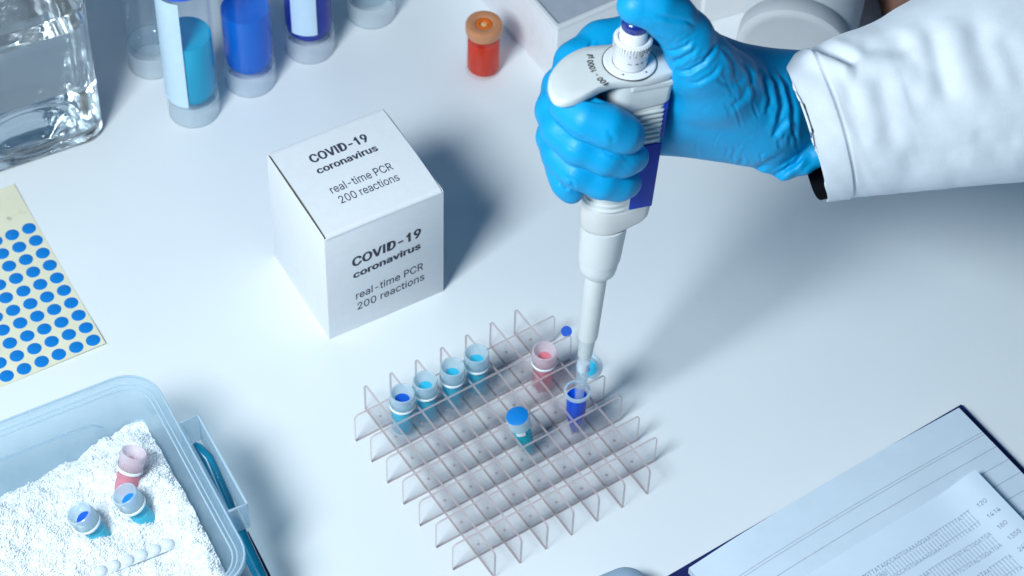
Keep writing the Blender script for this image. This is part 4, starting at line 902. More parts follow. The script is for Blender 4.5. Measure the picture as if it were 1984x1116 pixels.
# strip of domed caps half buried
o0, o1 = at(195, 1108, 3.62), at(350, 1042, 3.80)
sv = o1 - o0; Ls = float(np.linalg.norm(sv))
ts = thing('tube_strip', 'translucent strip of small domed caps half buried in ice at the bottom edge', 'tube strip', o0, math.atan2(sv[1], sv[0]))
m_ = MB(); m_.box(-0.3, Ls + 0.3, -0.28, 0.28, -0.10, -0.02); m_.build('strip_base', MT['frost'], ts, bevel=0.04)
m_ = MB(); m_.lathe([(0.30, -0.02), (0.30, 0.10), (0.26, 0.2), (0.16, 0.27), (0, 0.29)], 24)
proto = m_.build('dome_cap', MT['frost'], ts)
for k in range(7):
    c = proto if k == 0 else proto.copy()
    if k: COL.objects.link(c)
    c.parent = ts; c.location = (Ls * k / 6, 0, 0)

# ------------------------------------------------------------------ notebook and printout
cn = at(1858, 790, 0.95); cl = at(1345, 1090, 0.95)
AN = math.atan2(cn[1] - cl[1], cn[0] - cl[0])
nb = thing('notebook', 'open hardcover notebook with ruled pages and navy cover at the lower right', 'notebook', (cn[0], cn[1], 0), AN)
def page_z(x):   # x = 0 right edge, negative to the gutter at -18
    q = max(0.0, min(1.0, -x / 18.0))
    return 0.95 + 0.30 * math.sin(PI * min(q * 1.05, 1)) - 0.22 * max(0, (q - 0.78) / 0.22) ** 2
m_ = MB(); m_.box(-19.2, 0.72, -22.5, 0.47, 0.0, 0.25)
m_.build('cover', MT['navy'], nb, bevel=0.06)
vv, ff = [], []
npx = 40
xs = [-18.0 * k / npx for k in range(npx + 1)]
for x in xs:
    z = page_z(x)
    vv += [(x, 0.0, z), (x, -22.3, z), (x, 0.0, 0.252), (x, -22.3, 0.252)]
for k in range(npx):
    a = 4 * k
    ff += [(a, a + 1, a + 5, a + 4), (a + 2, a + 6, a + 7, a + 3), (a, a + 4, a + 6, a + 2), (a + 1, a + 3, a + 7, a + 5)]
ff += [(0, 2, 3, 1), (4 * npx, 4 * npx + 1, 4 * npx + 3, 4 * npx + 2)]
m_ = MB(); m_.add(vv, ff); pg = m_.build('page_block', MT['paper'], nb)
m_ = MB()
def strip(y, wdt, x0=-17.6, x1=-0.02, zo=0.006):
    n = 40
    v = []
    for k in range(n + 1):
        x = x1 + (x0 - x1) * k / n
        v += [(x, y, page_z(x) + zo), (x, y - wdt, page_z(x) + zo)]
    m_.add(v, [(2 * k, 2 * k + 1, 2 * k + 3, 2 * k + 2) for k in range(n)])
for y in (-1.88, -2.05): strip(y, 0.045)
for k in range(18): strip(-3.0 - 0.98 * k, 0.05)
m_.build('ruled_lines', MT['rule'], pg, smooth=False, recalc=False)
# printout lying on the notebook
pcn = at(1887, 918, 1.35)
po = thing('printout', 'printed sheet of sequence alignment rows lying on the open notebook', 'paper', (pcn[0], pcn[1], 0), AN)
off = Matrix.Rotation(-AN, 3, 'Z') @ Vector((pcn[0] - cn[0], pcn[1] - cn[1], 0))
def po_z(x, y): return page_z(x + off.x) + 0.05 + 0.62 * math.exp(-((x) / 1.7) ** 2) + 0.02 * math.exp(-((y) / 1.2) ** 2)
vv, ff = [], []
nx_, ny_ = 36, 12
for lay in (0, 1):
    for i in range(nx_ + 1):
        for j in range(ny_ + 1):
            x = -15.0 * i / nx_; y = -18.0 * j / ny_
            vv.append((x, y, po_z(x, y) - 0.012 * lay))
n1 = (nx_ + 1) * (ny_ + 1)
for i in range(nx_):
    for j in range(ny_):
        a = i * (ny_ + 1) + j
        ff.append((a, a + ny_ + 1, a + ny_ + 2, a + 1)); ff.append((n1 + a, n1 + a + 1, n1 + a + ny_ + 2, n1 + a + ny_ + 1))
for i in range(nx_):
    for j in (0, ny_):
        a = i * (ny_ + 1) + j; ff.append((a, a + ny_ + 1, n1 + a + ny_ + 1, n1 + a))
for j in range(ny_):
    for i in (0, nx_):
        a = i * (ny_ + 1) + j; ff.append((a, a + 1, n1 + a + 1, n1 + a))
m_ = MB(); m_.add(vv, ff); pp_ = m_.build('paper_sheet', MT['paper2'], po)
lines = []
PITCH, LH = 0.205, 0.40
xe, y0 = -1.75, -1.85
def seq(n): return ''.join(random.choice('ATGTCATTGA') for _ in range(n))
nums = [('120', '1414'), ('180', '1355'), ('240', '1295'), ('300', '1235'), ('360', '1175'), ('420', '1115'), ('480', '1055')]
lines.append(('Expect = 0.0', -14.0 + 2.9, y0 + 1.02 - 1.0, 0.24, None, PITCH))
lines.append(('Gaps = 5/825 (0%)', -14.0 + 2.9, y0 + 0.62 - 1.0, 0.24, None, PITCH))
for k, (a, b) in enumerate(nums):
    s = seq(44)
    yk = y0 - 4 * LH * k - 0.0
    s2 = list(s)
    x0 = xe - 44 * PITCH
    if k == 0: pass
    lines.append((s, x0, yk, 0.26, None, PITCH))
    lines.append((''.join('|' for _ in s), x0, yk - LH, 0.26, None, PITCH))
    lines.append((s, x0, yk - 2 * LH, 0.26, None, PITCH))
    lines.append((a, xe + 0.4, yk, 0.26, None, PITCH))
    lines.append((b, xe + 0.4, yk - 2 * LH, 0.26, None, PITCH))
mb = text_mb(lines, 0.0)
place_text(mb, lambda p: (p[0], p[1], po_z(p[0], p[1]) + 0.008), 'lettering', MT['ink_pale'], pp_)

# ------------------------------------------------------------------ rounded object at the bottom edge
g0 = at(1205, 1132, 0.0)
ro = thing('plastic_object', 'rounded blue-grey plastic object just entering at the bottom edge', 'plastic object', (g0[0], g0[1] - 1.95, 0), math.radians(28))
rings = []
for z, k in ((0, 0.96), (0.12, 1.0), (0.7, 1.0), (1.2, 0.96), (1.6, 0.86), (1.85, 0.70), (2.0, 0.5), (2.06, 0.25)):
    rings.append([(x, y, z) for x, y in rrect(-2.6 * k, 1.9 * k, -2.6 * k, 2.1 * k, 1.3 * k, 8)])
m_ = MB(); m_.loft(rings); m_.build('rounded_shell', MT['greyobj'], ro, angle=60)
m_ = MB(); m_.loft([[(x, y, 0.3 + dz) for x, y in rrect(-2.6 - e, 1.9 + e, -2.6 - e, 2.1 + e, 1.3, 8)] for dz, e in ((0, 0.0), (0.02, 0.02), (0.1, 0.02), (0.12, 0.0))]); m_.build('seam_band', MT['greyobj'], ro)

# ------------------------------------------------------------------ micropipette
PB = np.array([3.58205655, -10.1172665, 1.6])
PXv = np.array([0.93852993, 0.3387561, -0.06637681]); PYv = np.array([-0.34174387, 0.93893358, -0.04018533]); PZv = np.array([0.04871039, 0.06039901, 0.99698508])
pm = Matrix.Identity(4)
for i in range(3): pm[i][0], pm[i][1], pm[i][2], pm[i][3] = PXv[i], PYv[i], PZv[i], PB[i]
pip = thing('micropipette', 'pale grey micropipette with navy button and blue side panel held upright', 'pipette')
pip.location = pm.to_translation(); pip.rotation_euler = pm.to_euler()
def loc2w(L): L = np.asarray(L, float); return PB + L[..., 0:1] * PXv + L[..., 1:2] * PYv + L[..., 2:3] * PZv
def body_ring(rf, yh, xb, rb, s, tiltk=0.0, n=14):
    """section: round front of radius rf at the origin, flat flanks at +-yh, rounded back at xb"""
    p = []
    for k in range(n + 1):      # back corners
        a = math.radians(-90 + 90 * k / n); p.append((xb - rb + rb * math.cos(a), -yh + rb + rb * math.sin(a)))
    for k in range(n + 1):
        a = math.radians(90 * k / n); p.append((xb - rb + rb * math.cos(a), yh - rb + rb * math.sin(a)))
    for k in range(2 * n + 1):
        a = math.radians(90 + 180 * k / (2 * n)); p.append((rf * math.cos(a), yh * math.sin(a)))
    return [(x, y, s + tiltk * max(0, x)) for x, y in p]
m_ = MB()
m_.lathe([(0.50, 6.75), (0.52, 6.9), (0.56, 11.9)], 48)
m_.build('shaft', MT['pip'], pip)
m_ = MB()
m_.lathe([(0.55, 11.62), (0.78, 11.66), (0.92, 11.85), (0.97, 12.2), (0.985, 12.72), (1.05, 12.75), (1.07, 13.0), (1.16, 15.25), (0.6, 15.3)], 64)
m_.build('tip_ejector', MT['pip'], pip)
m_ = MB()
bot = [body_ring(1.14, 0.98, 1.55, 0.45, 15.12, 0.40), body_ring(1.21, 1.06, 1.80, 0.45, 15.2, 0.42), body_ring(1.25, 1.10, 1.90, 0.45, 15.45, 0.36), body_ring(1.25, 1.10, 1.96, 0.45, 16.65, 0.05), body_ring(1.23, 1.08, 1.95, 0.45, 16.70, 0.0)]
m_.loft(bot)
m_.build('lower_housing', MT['pip_low'], pip, angle=40)
m_ = MB()
m_.loft([body_ring(1.22, 1.07, 1.94, 0.40, 16.705), body_ring(1.20, 1.06, 1.93, 0.40, 18.3), body_ring(1.10, 1.03, 1.92, 0.40, 20), body_ring(1.0, 1.0, 1.90, 0.40, 22), body_ring(0.92, 0.98, 1.88, 0.40, 23.35)])
m_.build('handle_body', MT['pip'], pip, angle=40)
m_ = MB()   # raised ribs round the front
for k in range(4):
    s = 16.95 + 0.36 * k
    fr = [(1.23 * math.cos(a), 1.08 * math.sin(a)) for a in np.radians(np.linspace(100, 268, 26))]
    path = [(x, y, s) for x, y in fr] + [(0.25, -1.075, s), (0.55, -1.07, s)]
    m_.tube(path, [0.03] + [0.085] * (len(path) - 2) + [0.03], 8)
m_.build('front_ribs', MT['pip'], pip)
m_ = MB(); m_.box(0.68, 1.86, -1.10, -1.02, 16.85, 21.05); m_.build('side_panel', MT['panel'], pip, bevel=0.03)
m_ = MB()
for k in range(7):
    s = 21.35 + 0.30 * k
    m_.tube([(0.02, -0.985, s), (0.12, -1.03, s), (1.62, -1.04, s), (1.74, -1.0, s)], [0.03, 0.085, 0.085, 0.03], 8)
m_.build('side_ribs', MT['pip'], pip)
m_ = MB(); m_.box(1.78, 1.97, -0.93, 0.6, 21.2, 24.2); m_.build('back_strip', MT['panel'], pip, bevel=0.03)
# neck block under the hook
m_ = MB()
m_.loft([body_ring(0.80, 1.0, 1.95, 0.35, 23.36, 0.10), body_ring(0.92, 1.06, 2.02, 0.35, 23.5, 0.10), body_ring(0.98, 1.08, 2.04, 0.35, 24.3, 0.12), body_ring(0.98, 1.08, 2.04, 0.35, 24.95, 0.0)])
m_.build('neck_block', MT['pip'], pip, angle=40)
m_ = MB(); m_.loft([body_ring(0.3, 1.13, 2.10, 0.3, 24.72), body_ring(0.3, 1.16, 2.12, 0.3, 24.8), body_ring(0.3, 1.16, 2.12, 0.3, 25.0)]); m_.build('ejector_button', MT['pip'], pip, angle=40)
# deck with finger hook
hook = [(-3.88, -1.0), (-3.66, -1.40), (-3.08, -1.52), (-2.3, -1.34), (-1.65, -1.10), (-1.02, -1.02), (-0.46, -1.10), (0.41, -1.24), (1.2, -1.20), (2.0, -1.02), (2.30, -0.80), (2.42, -0.42), (2.30, 0.15), (2.08, 0.60), (1.5, 1.15), (0.7, 1.34), (-0.25, 1.42), (-0.9, 1.50), (-1.36, 1.58), (-1.95, 1.52), (-2.65, 1.24), (-3.2, 0.82), (-3.60, 0.35), (-3.86, -0.3)]
def smooth_poly(p, it=3):
    for _ in range(it):
        q = []
        for i in range(len(p)):
            a, b = np.array(p[i]), np.array(p[(i + 1) % len(p)])
            q += [tuple(a * .75 + b * .25), tuple(a * .25 + b * .75)]
        p = q
    return p
hk = smooth_poly(hook, 2)
cx, cy = -0.6, 0.0
def droop(x): return -0.10 * max(0, -x - 0.8) ** 1.5 * 0.55
rings = []
for kk, zz in ((0.55, 24.96), (0.86, 24.96), (0.955, 25.02), (1.0, 25.14), (1.0, 25.34), (0.985, 25.44), (0.95, 25.50), (0.7, 25.53), (0.3, 25.53)):
    rings.append([(cx + (x - cx) * kk, cy + (y - cy) * kk, zz + droop(cx + (x - cx) * kk)) for x, y in hk])
m_ = MB(); m_.loft(rings)
dk = m_.build('finger_hook', MT['pip'], pip, angle=50)
# text on the hook
tm = text_mb([('100 - 1000 \u00b5l', 0, 0, 0.27, 2.05, None)], 0.012)
def hk_txt(p):
    # baseline runs back-left along +y, bent slightly round the dial
    q = p[0] / 2.05
    a0 = math.radians(205 - 46 * q)
    x = 1.15 + (2.65 + p[1]) * math.cos(a0)
    y = (2.65 + p[1]) * math.sin(a0) * 0.95 - 0.02
    return (x, y, 25.545 + droop(x))
place_text(tm, hk_txt, 'lettering', MT['inkblack'], dk)
m_ = MB(); m_.lathe([(0.82, 25.50), (1.20, 25.50), (1.22, 25.53), (1.22, 25.57), (1.19, 25.60), (1.12, 25.61), (0.82, 25.61)], 64, c=(0.14, 0.0), closed=True); cr = m_.build('collar_ring', MT['pip_white'], pip)
m_ = MB()
m_.lathe([(1.225, 25.515), (1.265, 25.515), (1.265, 25.555), (1.225, 25.555)], 64, c=(0.14, 0.0), closed=True)
for a in (-128, -62):
    ca, sa = math.cos(math.radians(a)), math.sin(math.radians(a))
    ss = MB()
    m_.lathe([(0, 25.612), (0.05, 25.612), (0.05, 25.62), (0, 25.62)], 14, c=(0.14 + 1.0 * ca, 1.0 * sa))
m_.build('collar_marks', MT['inkblack'], cr)
m_ = MB()
m_.lathe([(0.78, 25.60), (0.795, 25.64), (0.80, 26.45), (0.84, 26.52), (0.85, 27.02), (0.82, 27.08), (0.70, 27.08), (0.69, 26.9), (0.66, 26.9)], 64, c=(0.14, 0.0))
dl = m_.build('adjusting_dial', MT['pip_white'], pip)
m_ = MB()
for k in range(40):
    a = 2 * PI * k / 40; ca, sa = math.cos(a), math.sin(a)
    m_.tube([(0.14 + 0.835 * ca, 0.835 * sa, 26.50), (0.14 + 0.86 * ca, 0.86 * sa, 26.56), (0.14 + 0.865 * ca, 0.865 * sa, 26.98), (0.14 + 0.84 * ca, 0.84 * sa, 27.05)], [0.02, 0.036, 0.036, 0.02], 6)
m_.build('knurl', MT['pip_white'], dl)
dm = MB()
dm.box(0.0, 0.19, 0.10, 0.135, 0, 0.004)
dm.add([(0.34, .12, 0), (0.47, .06, 0), (0.47, .105, 0), (0.67, .105, 0), (0.67, .06, 0), (0.80, .12, 0), (0.67, .18, 0), (0.67, .135, 0), (0.47, .135, 0), (0.47, .18, 0)], [(0, 1, 2, 8, 9), (2, 3, 7, 8), (3, 4, 5, 6, 7)])
dm.box(0.93, 1.10, 0.105, 0.135, 0, 0.004); dm.box(1.0, 1.03, 0.135, 0.205, 0, 0.004); dm.box(1.0, 1.03, 0.035, 0.105, 0, 0.004)
def dial_txt(p):
    a = -PI / 2 - 0.55 + p[0] / 0.80
    return (0.14 + 0.803 * math.cos(a), 0.803 * math.sin(a), 25.98 + p[1])
place_text(dm, dial_txt, 'lettering', MT['inkblack'], dl)
m_ = MB(); m_.lathe([(0.64, 26.7), (0.64, 27.58), (0.60, 27.64), (0.50, 27.65)], 56, c=(0.14, 0)); m_.build('plunger', MT['pip_white'], pip)
m_ = MB(); m_.lathe([(0.52, 27.62), (0.60, 27.66), (0.63, 27.74), (0.63, 28.0), (0.58, 28.14), (0.45, 28.22), (0, 28.24)], 56, c=(0.14, 0)); m_.build('plunger_button', MT['navybtn'], pip)
# disposable tip
m_ = MB(); m_.lathe([(0.10, 0.0), (0.13, 0.0), (0.30, 3.2), (0.345, 4.6), (0.43, 6.5), (0.45, 6.6), (0.45, 7.0), (0.40, 7.0), (0.39, 6.5), (0.30, 4.6), (0.26, 3.2)], 40, closed=True)
tp = m_.build('tip', MT['tip'], pip)
m_ = MB(); m_.lathe([(0, 4.15), (0.285, 4.15), (0.30, 4.75), (0, 4.78)], 32); m_.build('filter_plug', MT['filter'], tp)
m_ = MB(); m_.lathe([(0.44, 6.75), (0.40, 6.1), (0.37, 5.35), (0.30, 5.3), (0, 5.3)], 32); m_.build('shaft_cone', MT['pip'], pip)
m_ = MB(); m_.lathe([(0, 0.05), (0.10, 0.05), (0.17, 1.3), (0, 1.32)], 28); m_.build('liquid', MT['cyan_liq'], tp)

# ------------------------------------------------------------------ the gloved hand: one continuous surface grown from a distance field
def seg(P, a, b, ra, rb):
    a = np.array(a, np.float32); b = np.array(b, np.float32)
    ab = b - a
    pa = P - a
    t = np.clip((pa @ ab) / float(ab @ ab), 0, 1)
    d = pa - t[..., None] * ab
    return np.sqrt((d * d).sum(-1)) - (ra + (rb - ra) * t)
def smin(a, b, k):
    h = np.clip(0.5 + 0.5 * (b - a) / k, 0, 1)
    return b + (a - b) * h - k * h * (1 - h)
def chain(P, pts, k=0.3):
    d = None
    for (a, ra), (b, rb) in zip(pts[:-1], pts[1:]):
        q = seg(P, a, b, ra, rb)
        d = q if d is None else smin(d, q, k)
    return d
HV = 0.058
lo_ = np.array([-4.6, -4.3, 15.8]); hi_ = np.array([11.2, 4.9, 30.6])
dims = np.ceil((hi_ - lo_) / HV).astype(int) + 1
def field(P):
    index = chain(P, [((2.1, 2.5, 24.7), 1.12), ((-0.2, 2.5, 24.55), 0.98), ((-1.7, 1.75, 24.35), 0.93), ((-2.5, 0.6, 24.15), 0.90), ((-2.72, -0.6, 24.0), 0.88), ((-2.35, -1.45, 23.95), 0.89), ((-1.5, -1.92, 23.7), 0.92), ((-0.75, -2.0, 23.15), 0.87), ((-0.28, -1.9, 22.75), 0.74)], 0.5)
    middle = chain(P, [((1.7, 2.9, 22.9), 1.12), ((-0.6, 2.9, 22.9), 1.0), ((-2.1, 1.9, 22.75), 0.93), ((-2.85, 0.7, 22.6), 0.90), ((-3.0, -0.5, 22.5), 0.87), ((-2.55, -1.5, 22.35), 0.86), ((-1.45, -1.98, 21.95), 0.86), ((-0.5, -1.97, 21.45), 0.79), ((0.15, -1.87, 21.25), 0.69)], 0.5)
    ring = chain(P, [((1.6, 2.8, 21.1), 1.1), ((-0.6, 2.8, 21.0), 0.95), ((-2.0, 1.8, 21.0), 0.9), ((-2.75, 0.6, 20.95), 0.85), ((-2.88, -0.5, 20.9), 0.83), ((-2.45, -1.45, 20.7), 0.82), ((-1.35, -1.9, 20.2), 0.81), ((-0.45, -1.9, 19.75), 0.76), ((0.05, -1.8, 19.55), 0.66)], 0.5)
    pinky = chain(P, [((1.6, 2.3, 19.3), 1.0), ((-0.5, 2.3, 19.2), 0.82), ((-1.8, 1.5, 19.4), 0.78), ((-2.45, 0.6, 19.55), 0.74), ((-2.50, -0.1, 19.3), 0.70), ((-2.38, -0.5, 18.8), 0.66), ((-2.22, -0.65, 18.45), 0.60)], 0.4)
    f = smin(smin(smin(index, middle, 0.07), ring, 0.07), pinky, 0.07)
    palm = seg(P, (2.1, 2.5, 24.7), (8.4, 1.5, 20.6), 1.15, 1.6)
    palm = smin(palm, seg(P, (1.8, 2.8, 22.9), (8.4, 1.4, 20.0), 1.15, 1.6), 0.8)
    palm = smin(palm, seg(P, (1.7, 2.7, 21.1), (8.4, 1.3, 19.4), 1.1, 1.6), 0.8)
    palm = smin(palm, seg(P, (1.7, 2.2, 19.4), (8.2, 0.9, 18.9), 1.05, 1.45), 0.8)
    palm = smin(palm, seg(P, (2.9, 0.9, 19.4), (7.6, 0.5, 18.9), 0.95, 1.5), 0.9)
    thenar = seg(P, (3.2, -0.5, 25.0), (7.6, 0.2, 20.9), 1.30, 1.75)
    thenar = smin(thenar, seg(P, (3.7, -0.1, 22.9), (7.2, 0.1, 20.3), 1.45, 1.6), 1.0)
    thenar = smin(thenar, seg(P, (3.6, 0.3, 20.9), (7.0, 0.2, 19.9), 1.25, 1.5), 1.0)
    palm = smin(palm, thenar, 1.2)
    wrist = seg(P, (8.0, 1.0, 20.3), (10.8, 1.4, 20.1), 2.10, 1.95)
    wrist = smin(wrist, seg(P, (8.6, 0.7, 19.0), (10.6, 1.0, 19.0), 1.45, 1.55), 1.0)
    palm = smin(palm, wrist, 1.3)
    # loose cuff fold at the lower edge of the glove
    palm = smin(palm, chain(P, [((7.7, -0.8, 18.0), 0.42), ((8.6, -1.2, 17.75), 0.5), ((9.4, -1.30, 18.0), 0.50), ((10.2, -1.2, 18.35), 0.55), ((10.9, -0.8, 18.9), 0.60)]), 0.40)
    thumb = chain(P, [((0.05, -0.05, 29.0), 0.88), ((0.9, -0.1, 28.85), 1.02), ((1.7, -0.25, 28.1), 1.03), ((2.6, -0.45, 26.9), 1.12), ((3.4, -0.5, 25.4), 1.32), ((4.6, -0.4, 23.6), 1.5)], 0.5)
    d = smin(palm, thumb, 0.9)
    d = smin(d, f, 0.30)
    # the parts of the pipette the hand closes round
    X, Y, Z = P[..., 0], P[..., 1], P[..., 2]
    cxx = np.clip(X, 0, 0.95)
    body = np.sqrt((X - cxx) ** 2 + Y ** 2) - 1.13
    body = np.maximum(body, Z - 25.6)
    d = np.maximum(d, -(body))
    btn = np.maximum(np.sqrt((X - 0.14) ** 2 + Y ** 2) - 0.66, Z - 28.22)
    d = np.maximum(d, -btn)
    ex = (X + 0.7) / 3.25; ey = Y / 1.62
    slab = np.maximum((np.sqrt(ex * ex + ey * ey) - 1.0) * 1.5, np.abs(Z - 25.15 + 0.055 * np.maximum(0, -X - 0.8) ** 1.5) - 0.36)
    d = np.maximum(d, -slab)
    return d
def surface_nets():
    nx, ny, nz = dims
    D_ = np.empty((nx, ny, nz), np.float32)
    ys = lo_[1] + HV * np.arange(ny); zs = lo_[2] + HV * np.arange(nz)
    for i0 in range(0, nx, 24):
        xs = lo_[0] + HV * np.arange(i0, min(i0 + 24, nx))
        P = np.stack(np.meshgrid(xs, ys, zs, indexing='ij'), -1).astype(np.float32)
        D_[i0:i0 + 24] = field(P)
    ins = D_ < 0
    corners = [(a, b, c) for a in (0, 1) for b in (0, 1) for c in (0, 1)]
    cnt = sum(ins[a:nx - 1 + a, b:ny - 1 + b, c:nz - 1 + c].astype(np.int8) for a, b, c in corners)
    act = (cnt > 0) & (cnt < 8)
    idx = np.full(act.shape, -1, np.int64)
    cells = np.argwhere(act)
    idx[act] = np.arange(len(cells))
    acc = np.zeros((len(cells), 3)); num = np.zeros(len(cells))
    for a in corners:
        for ax in range(3):
            if a[ax]: continue
            b = list(a); b[ax] = 1
            da = D_[cells[:, 0] + a[0], cells[:, 1] + a[1], cells[:, 2] + a[2]]
            db = D_[cells[:, 0] + b[0], cells[:, 1] + b[1], cells[:, 2] + b[2]]
            m = (da < 0) != (db < 0)
            t = np.where(m, da / np.where(m, da - db, 1), 0)
            p = np.tile(np.array(a, float), (len(cells), 1)); p[:, ax] += t
            acc += p * m[:, None]; num += m
    V = (cells + acc / num[:, None]) * HV + lo_
    F = []
    for ax in range(3):
        sl0 = [slice(1, n - 1) for n in (nx, ny, nz)]; sl1 = list(sl0)
        sl0[ax] = slice(0, (nx, ny, nz)[ax] - 1); sl1[ax] = slice(1, (nx, ny, nz)[ax])
        a_, b_ = ins[tuple(sl0)], ins[tuple(sl1)]
        e = np.argwhere(a_ != b_)
        sgn = a_[tuple(e.T)]
        off_ = np.ones(3, int); off_[ax] = 0
        e = e + off_
        u_, v_ = [(1, 2), (2, 0), (0, 1)][ax]
        def cell(du, dv):
            q = e.copy(); q[:, u_] -= du; q[:, v_] -= dv
            return idx[q[:, 0], q[:, 1], q[:, 2]]
        quad = np.stack([cell(1, 1), cell(0, 1), cell(0, 0), cell(1, 0)], -1)
        quad[~sgn] = quad[~sgn][:, ::-1]
        F.append(quad)
    F = np.concatenate(F)
    F = F[(F >= 0).all(1)]
    return V, F
HVv, HFf = surface_nets()
# soften the voxel facets a little
def vnormals(V, F):
    n = np.cross(V[F[:, 2]] - V[F[:, 0]], V[F[:, 3]] - V[F[:, 1]])
    N_ = np.zeros_like(V)
    for k in range(4): np.add.at(N_, F[:, k], n)
    return N_ / (np.linalg.norm(N_, axis=1, keepdims=True) + 1e-12)
def relax(V, F, it, lam):
    for _ in range(it):
        acc = np.zeros_like(V); num = np.zeros(len(V))
        for k in range(4):
            a, b = F[:, k], F[:, (k + 1) % 4]
            np.add.at(acc, a, V[b]); np.add.at(num, a, 1)
            np.add.at(acc, b, V[a]); np.add.at(num, b, 1)
        V = V + lam * (acc / np.maximum(num, 1)[:, None] - V)
    return V
HVv = relax(HVv, HFf, 2, 0.5)
WV = loc2w(HVv)
# creases of the stretched nitrile: (polyline over the glove, depth cm, half width in picture pixels)
def crease(V, Nn, folds):
    px = pj(V)
    face = np.clip(-((V - CAM_P) / np.linalg.norm(V - CAM_P, axis=1, keepdims=True) * Nn).sum(1) * 2.5, 0, 1)
    disp = np.zeros(len(V))
    for pts, dep, w in folds:
        best = np.full(len(V), 1e9); tt = np.zeros(len(V)); side_ = np.zeros(len(V))
        L = np.cumsum([0] + [math.dist(a, b) for a, b in zip(pts[:-1], pts[1:])])
        for i, (a, b) in enumerate(zip(pts[:-1], pts[1:])):
            a = np.array(a, float); b = np.array(b, float); ab = b - a
            t = np.clip(((px - a) @ ab) / (ab @ ab), 0, 1)
            r = px - (a + t[:, None] * ab)
            dd = np.linalg.norm(r, axis=1)
            m = dd < best
            best[m] = dd[m]; tt[m] = (L[i] + t[m] * (L[i + 1] - L[i])) / L[-1]
            side_[m] = np.sign(ab[0] * r[m, 1] - ab[1] * r[m, 0])
        fade = np.clip(np.minimum(tt, 1 - tt) * 5, 0, 1)
        disp += fade * 1.35 * dep * (-np.exp(-(best / w) ** 2) + 0.75 * np.exp(-((best - 2.0 * w) / (1.3 * w)) ** 2) * (side_ > 0) + 0.35 * np.exp(-((best - 2.0 * w) / (1.3 * w)) ** 2) * (side_ <= 0))
    return V + Nn * (disp * face)[:, None]
FOLDS = [
    ([(1296, 122), (1318, 116), (1340, 104), (1352, 92)], 0.06, 4), ([(1308, 140), (1335, 138), (1362, 122), (1380, 98), (1388, 78)], 0.07, 4),
    ([(1288, 100), (1312, 98), (1332, 88), (1342, 76)], 0.05, 3.5), ([(1330, 160), (1352, 160), (1380, 145), (1398, 122)], 0.05, 4),
    ([(1268, 30), (1295, 36), (1330, 40), (1352, 52)], 0.045, 4), ([(1235, 60), (1262, 70), (1290, 82)], 0.035, 4),
    ([(1400, 90), (1418, 120), (1424, 155)], 0.05, 4), ([(1430, 108), (1452, 140), (1462, 180), (1462, 200)], 0.06, 4),
    ([(1455, 118), (1478, 150), (1490, 190), (1486, 225)], 0.08, 4.5), ([(1480, 125), (1502, 160), (1514, 205), (1508, 240), (1496, 262)], 0.10, 5),
    ([(1500, 128), (1524, 165), (1536, 210), (1538, 250), (1530, 280)], 0.09, 5), ([(1366, 345), (1368, 325), (1378, 305)], 0.06, 4),
    ([(1345, 335), (1348, 312), (1355, 296)], 0.05, 4), ([(1400, 345), (1408, 325), (1412, 310)], 0.04, 4), ([(1425, 345), (1434, 320), (1442, 305)], 0.05, 4),
    ([(1452, 345), (1470, 325), (1495, 310), (1520, 300)], 0.08, 5), ([(1480, 352), (1510, 338), (1540, 318), (1560, 290)], 0.10, 5),
    ([(1495, 268), (1510, 250), (1525, 225)], 0.07, 4), ([(1410, 215), (1440, 190), (1456, 150)], 0.03, 5), ([(1385, 150), (1410, 165), (1440, 160)], 0.025, 4),
    ([(1105, 255), (1122, 266), (1138, 270)], 0.03, 4), ([(1165, 290), (1190, 302), (1215, 300)], 0.03, 4), ([(1085, 350), (1098, 362), (1110, 362)], 0.05, 4), ([(1095, 340), (1108, 352), (1114, 368)], 0.04, 3.5),
    ([(1110, 145), (1118, 128), (1135, 118)], 0.06, 4), ([(1150, 118), (1140, 96), (1150, 78)], 0.04, 4), ([(1175, 250), (1188, 268), (1185, 280)], 0.02, 5),
]
_fr = random.Random(11)
def fine(x0, y0, x1, y1, n, dx, dy, dep, w, bend=8):
    """n short fine creases started in a box and running along (dx, dy)"""
    for _ in range(n):
        x, y = _fr.uniform(x0, x1), _fr.uniform(y0, y1); k = _fr.uniform(0.5, 1.2); c = _fr.uniform(-bend, bend)
        FOLDS.append(([(x, y), (x + dx * k * 0.5 + c, y + dy * k * 0.5 + c * 0.5), (x + dx * k, y + dy * k)], dep * 0.6 * _fr.uniform(0.4, 1.2), w * _fr.uniform(0.8, 1.3)))
fine(1290, 80, 1380, 150, 12, 34, -22, 0.022, 2.6)
fine(1400, 100, 1500, 200, 14, 16, 50, 0.026, 2.8)
fine(1490, 150, 1540, 260, 9, 10, 55, 0.030, 2.8)
fine(1300, 290, 1480, 340, 12, 14, -34, 0.022, 2.8)
fine(1470, 290, 1560, 345, 10, 40, -26, 0.035, 3.0)
fine(1320, 160, 1460, 280, 9, 30, -18, 0.010, 3.0)
fine(1220, 20, 1330, 60, 8, 34, 14, 0.014, 2.6)
fine(1060, 190, 1120, 340, 10, 18, 12, 0.012, 2.6)
fine(1140, 230, 1230, 340, 8, 16, 18, 0.008, 2.6)
WV = crease(WV, vnormals(WV, HFf), FOLDS)
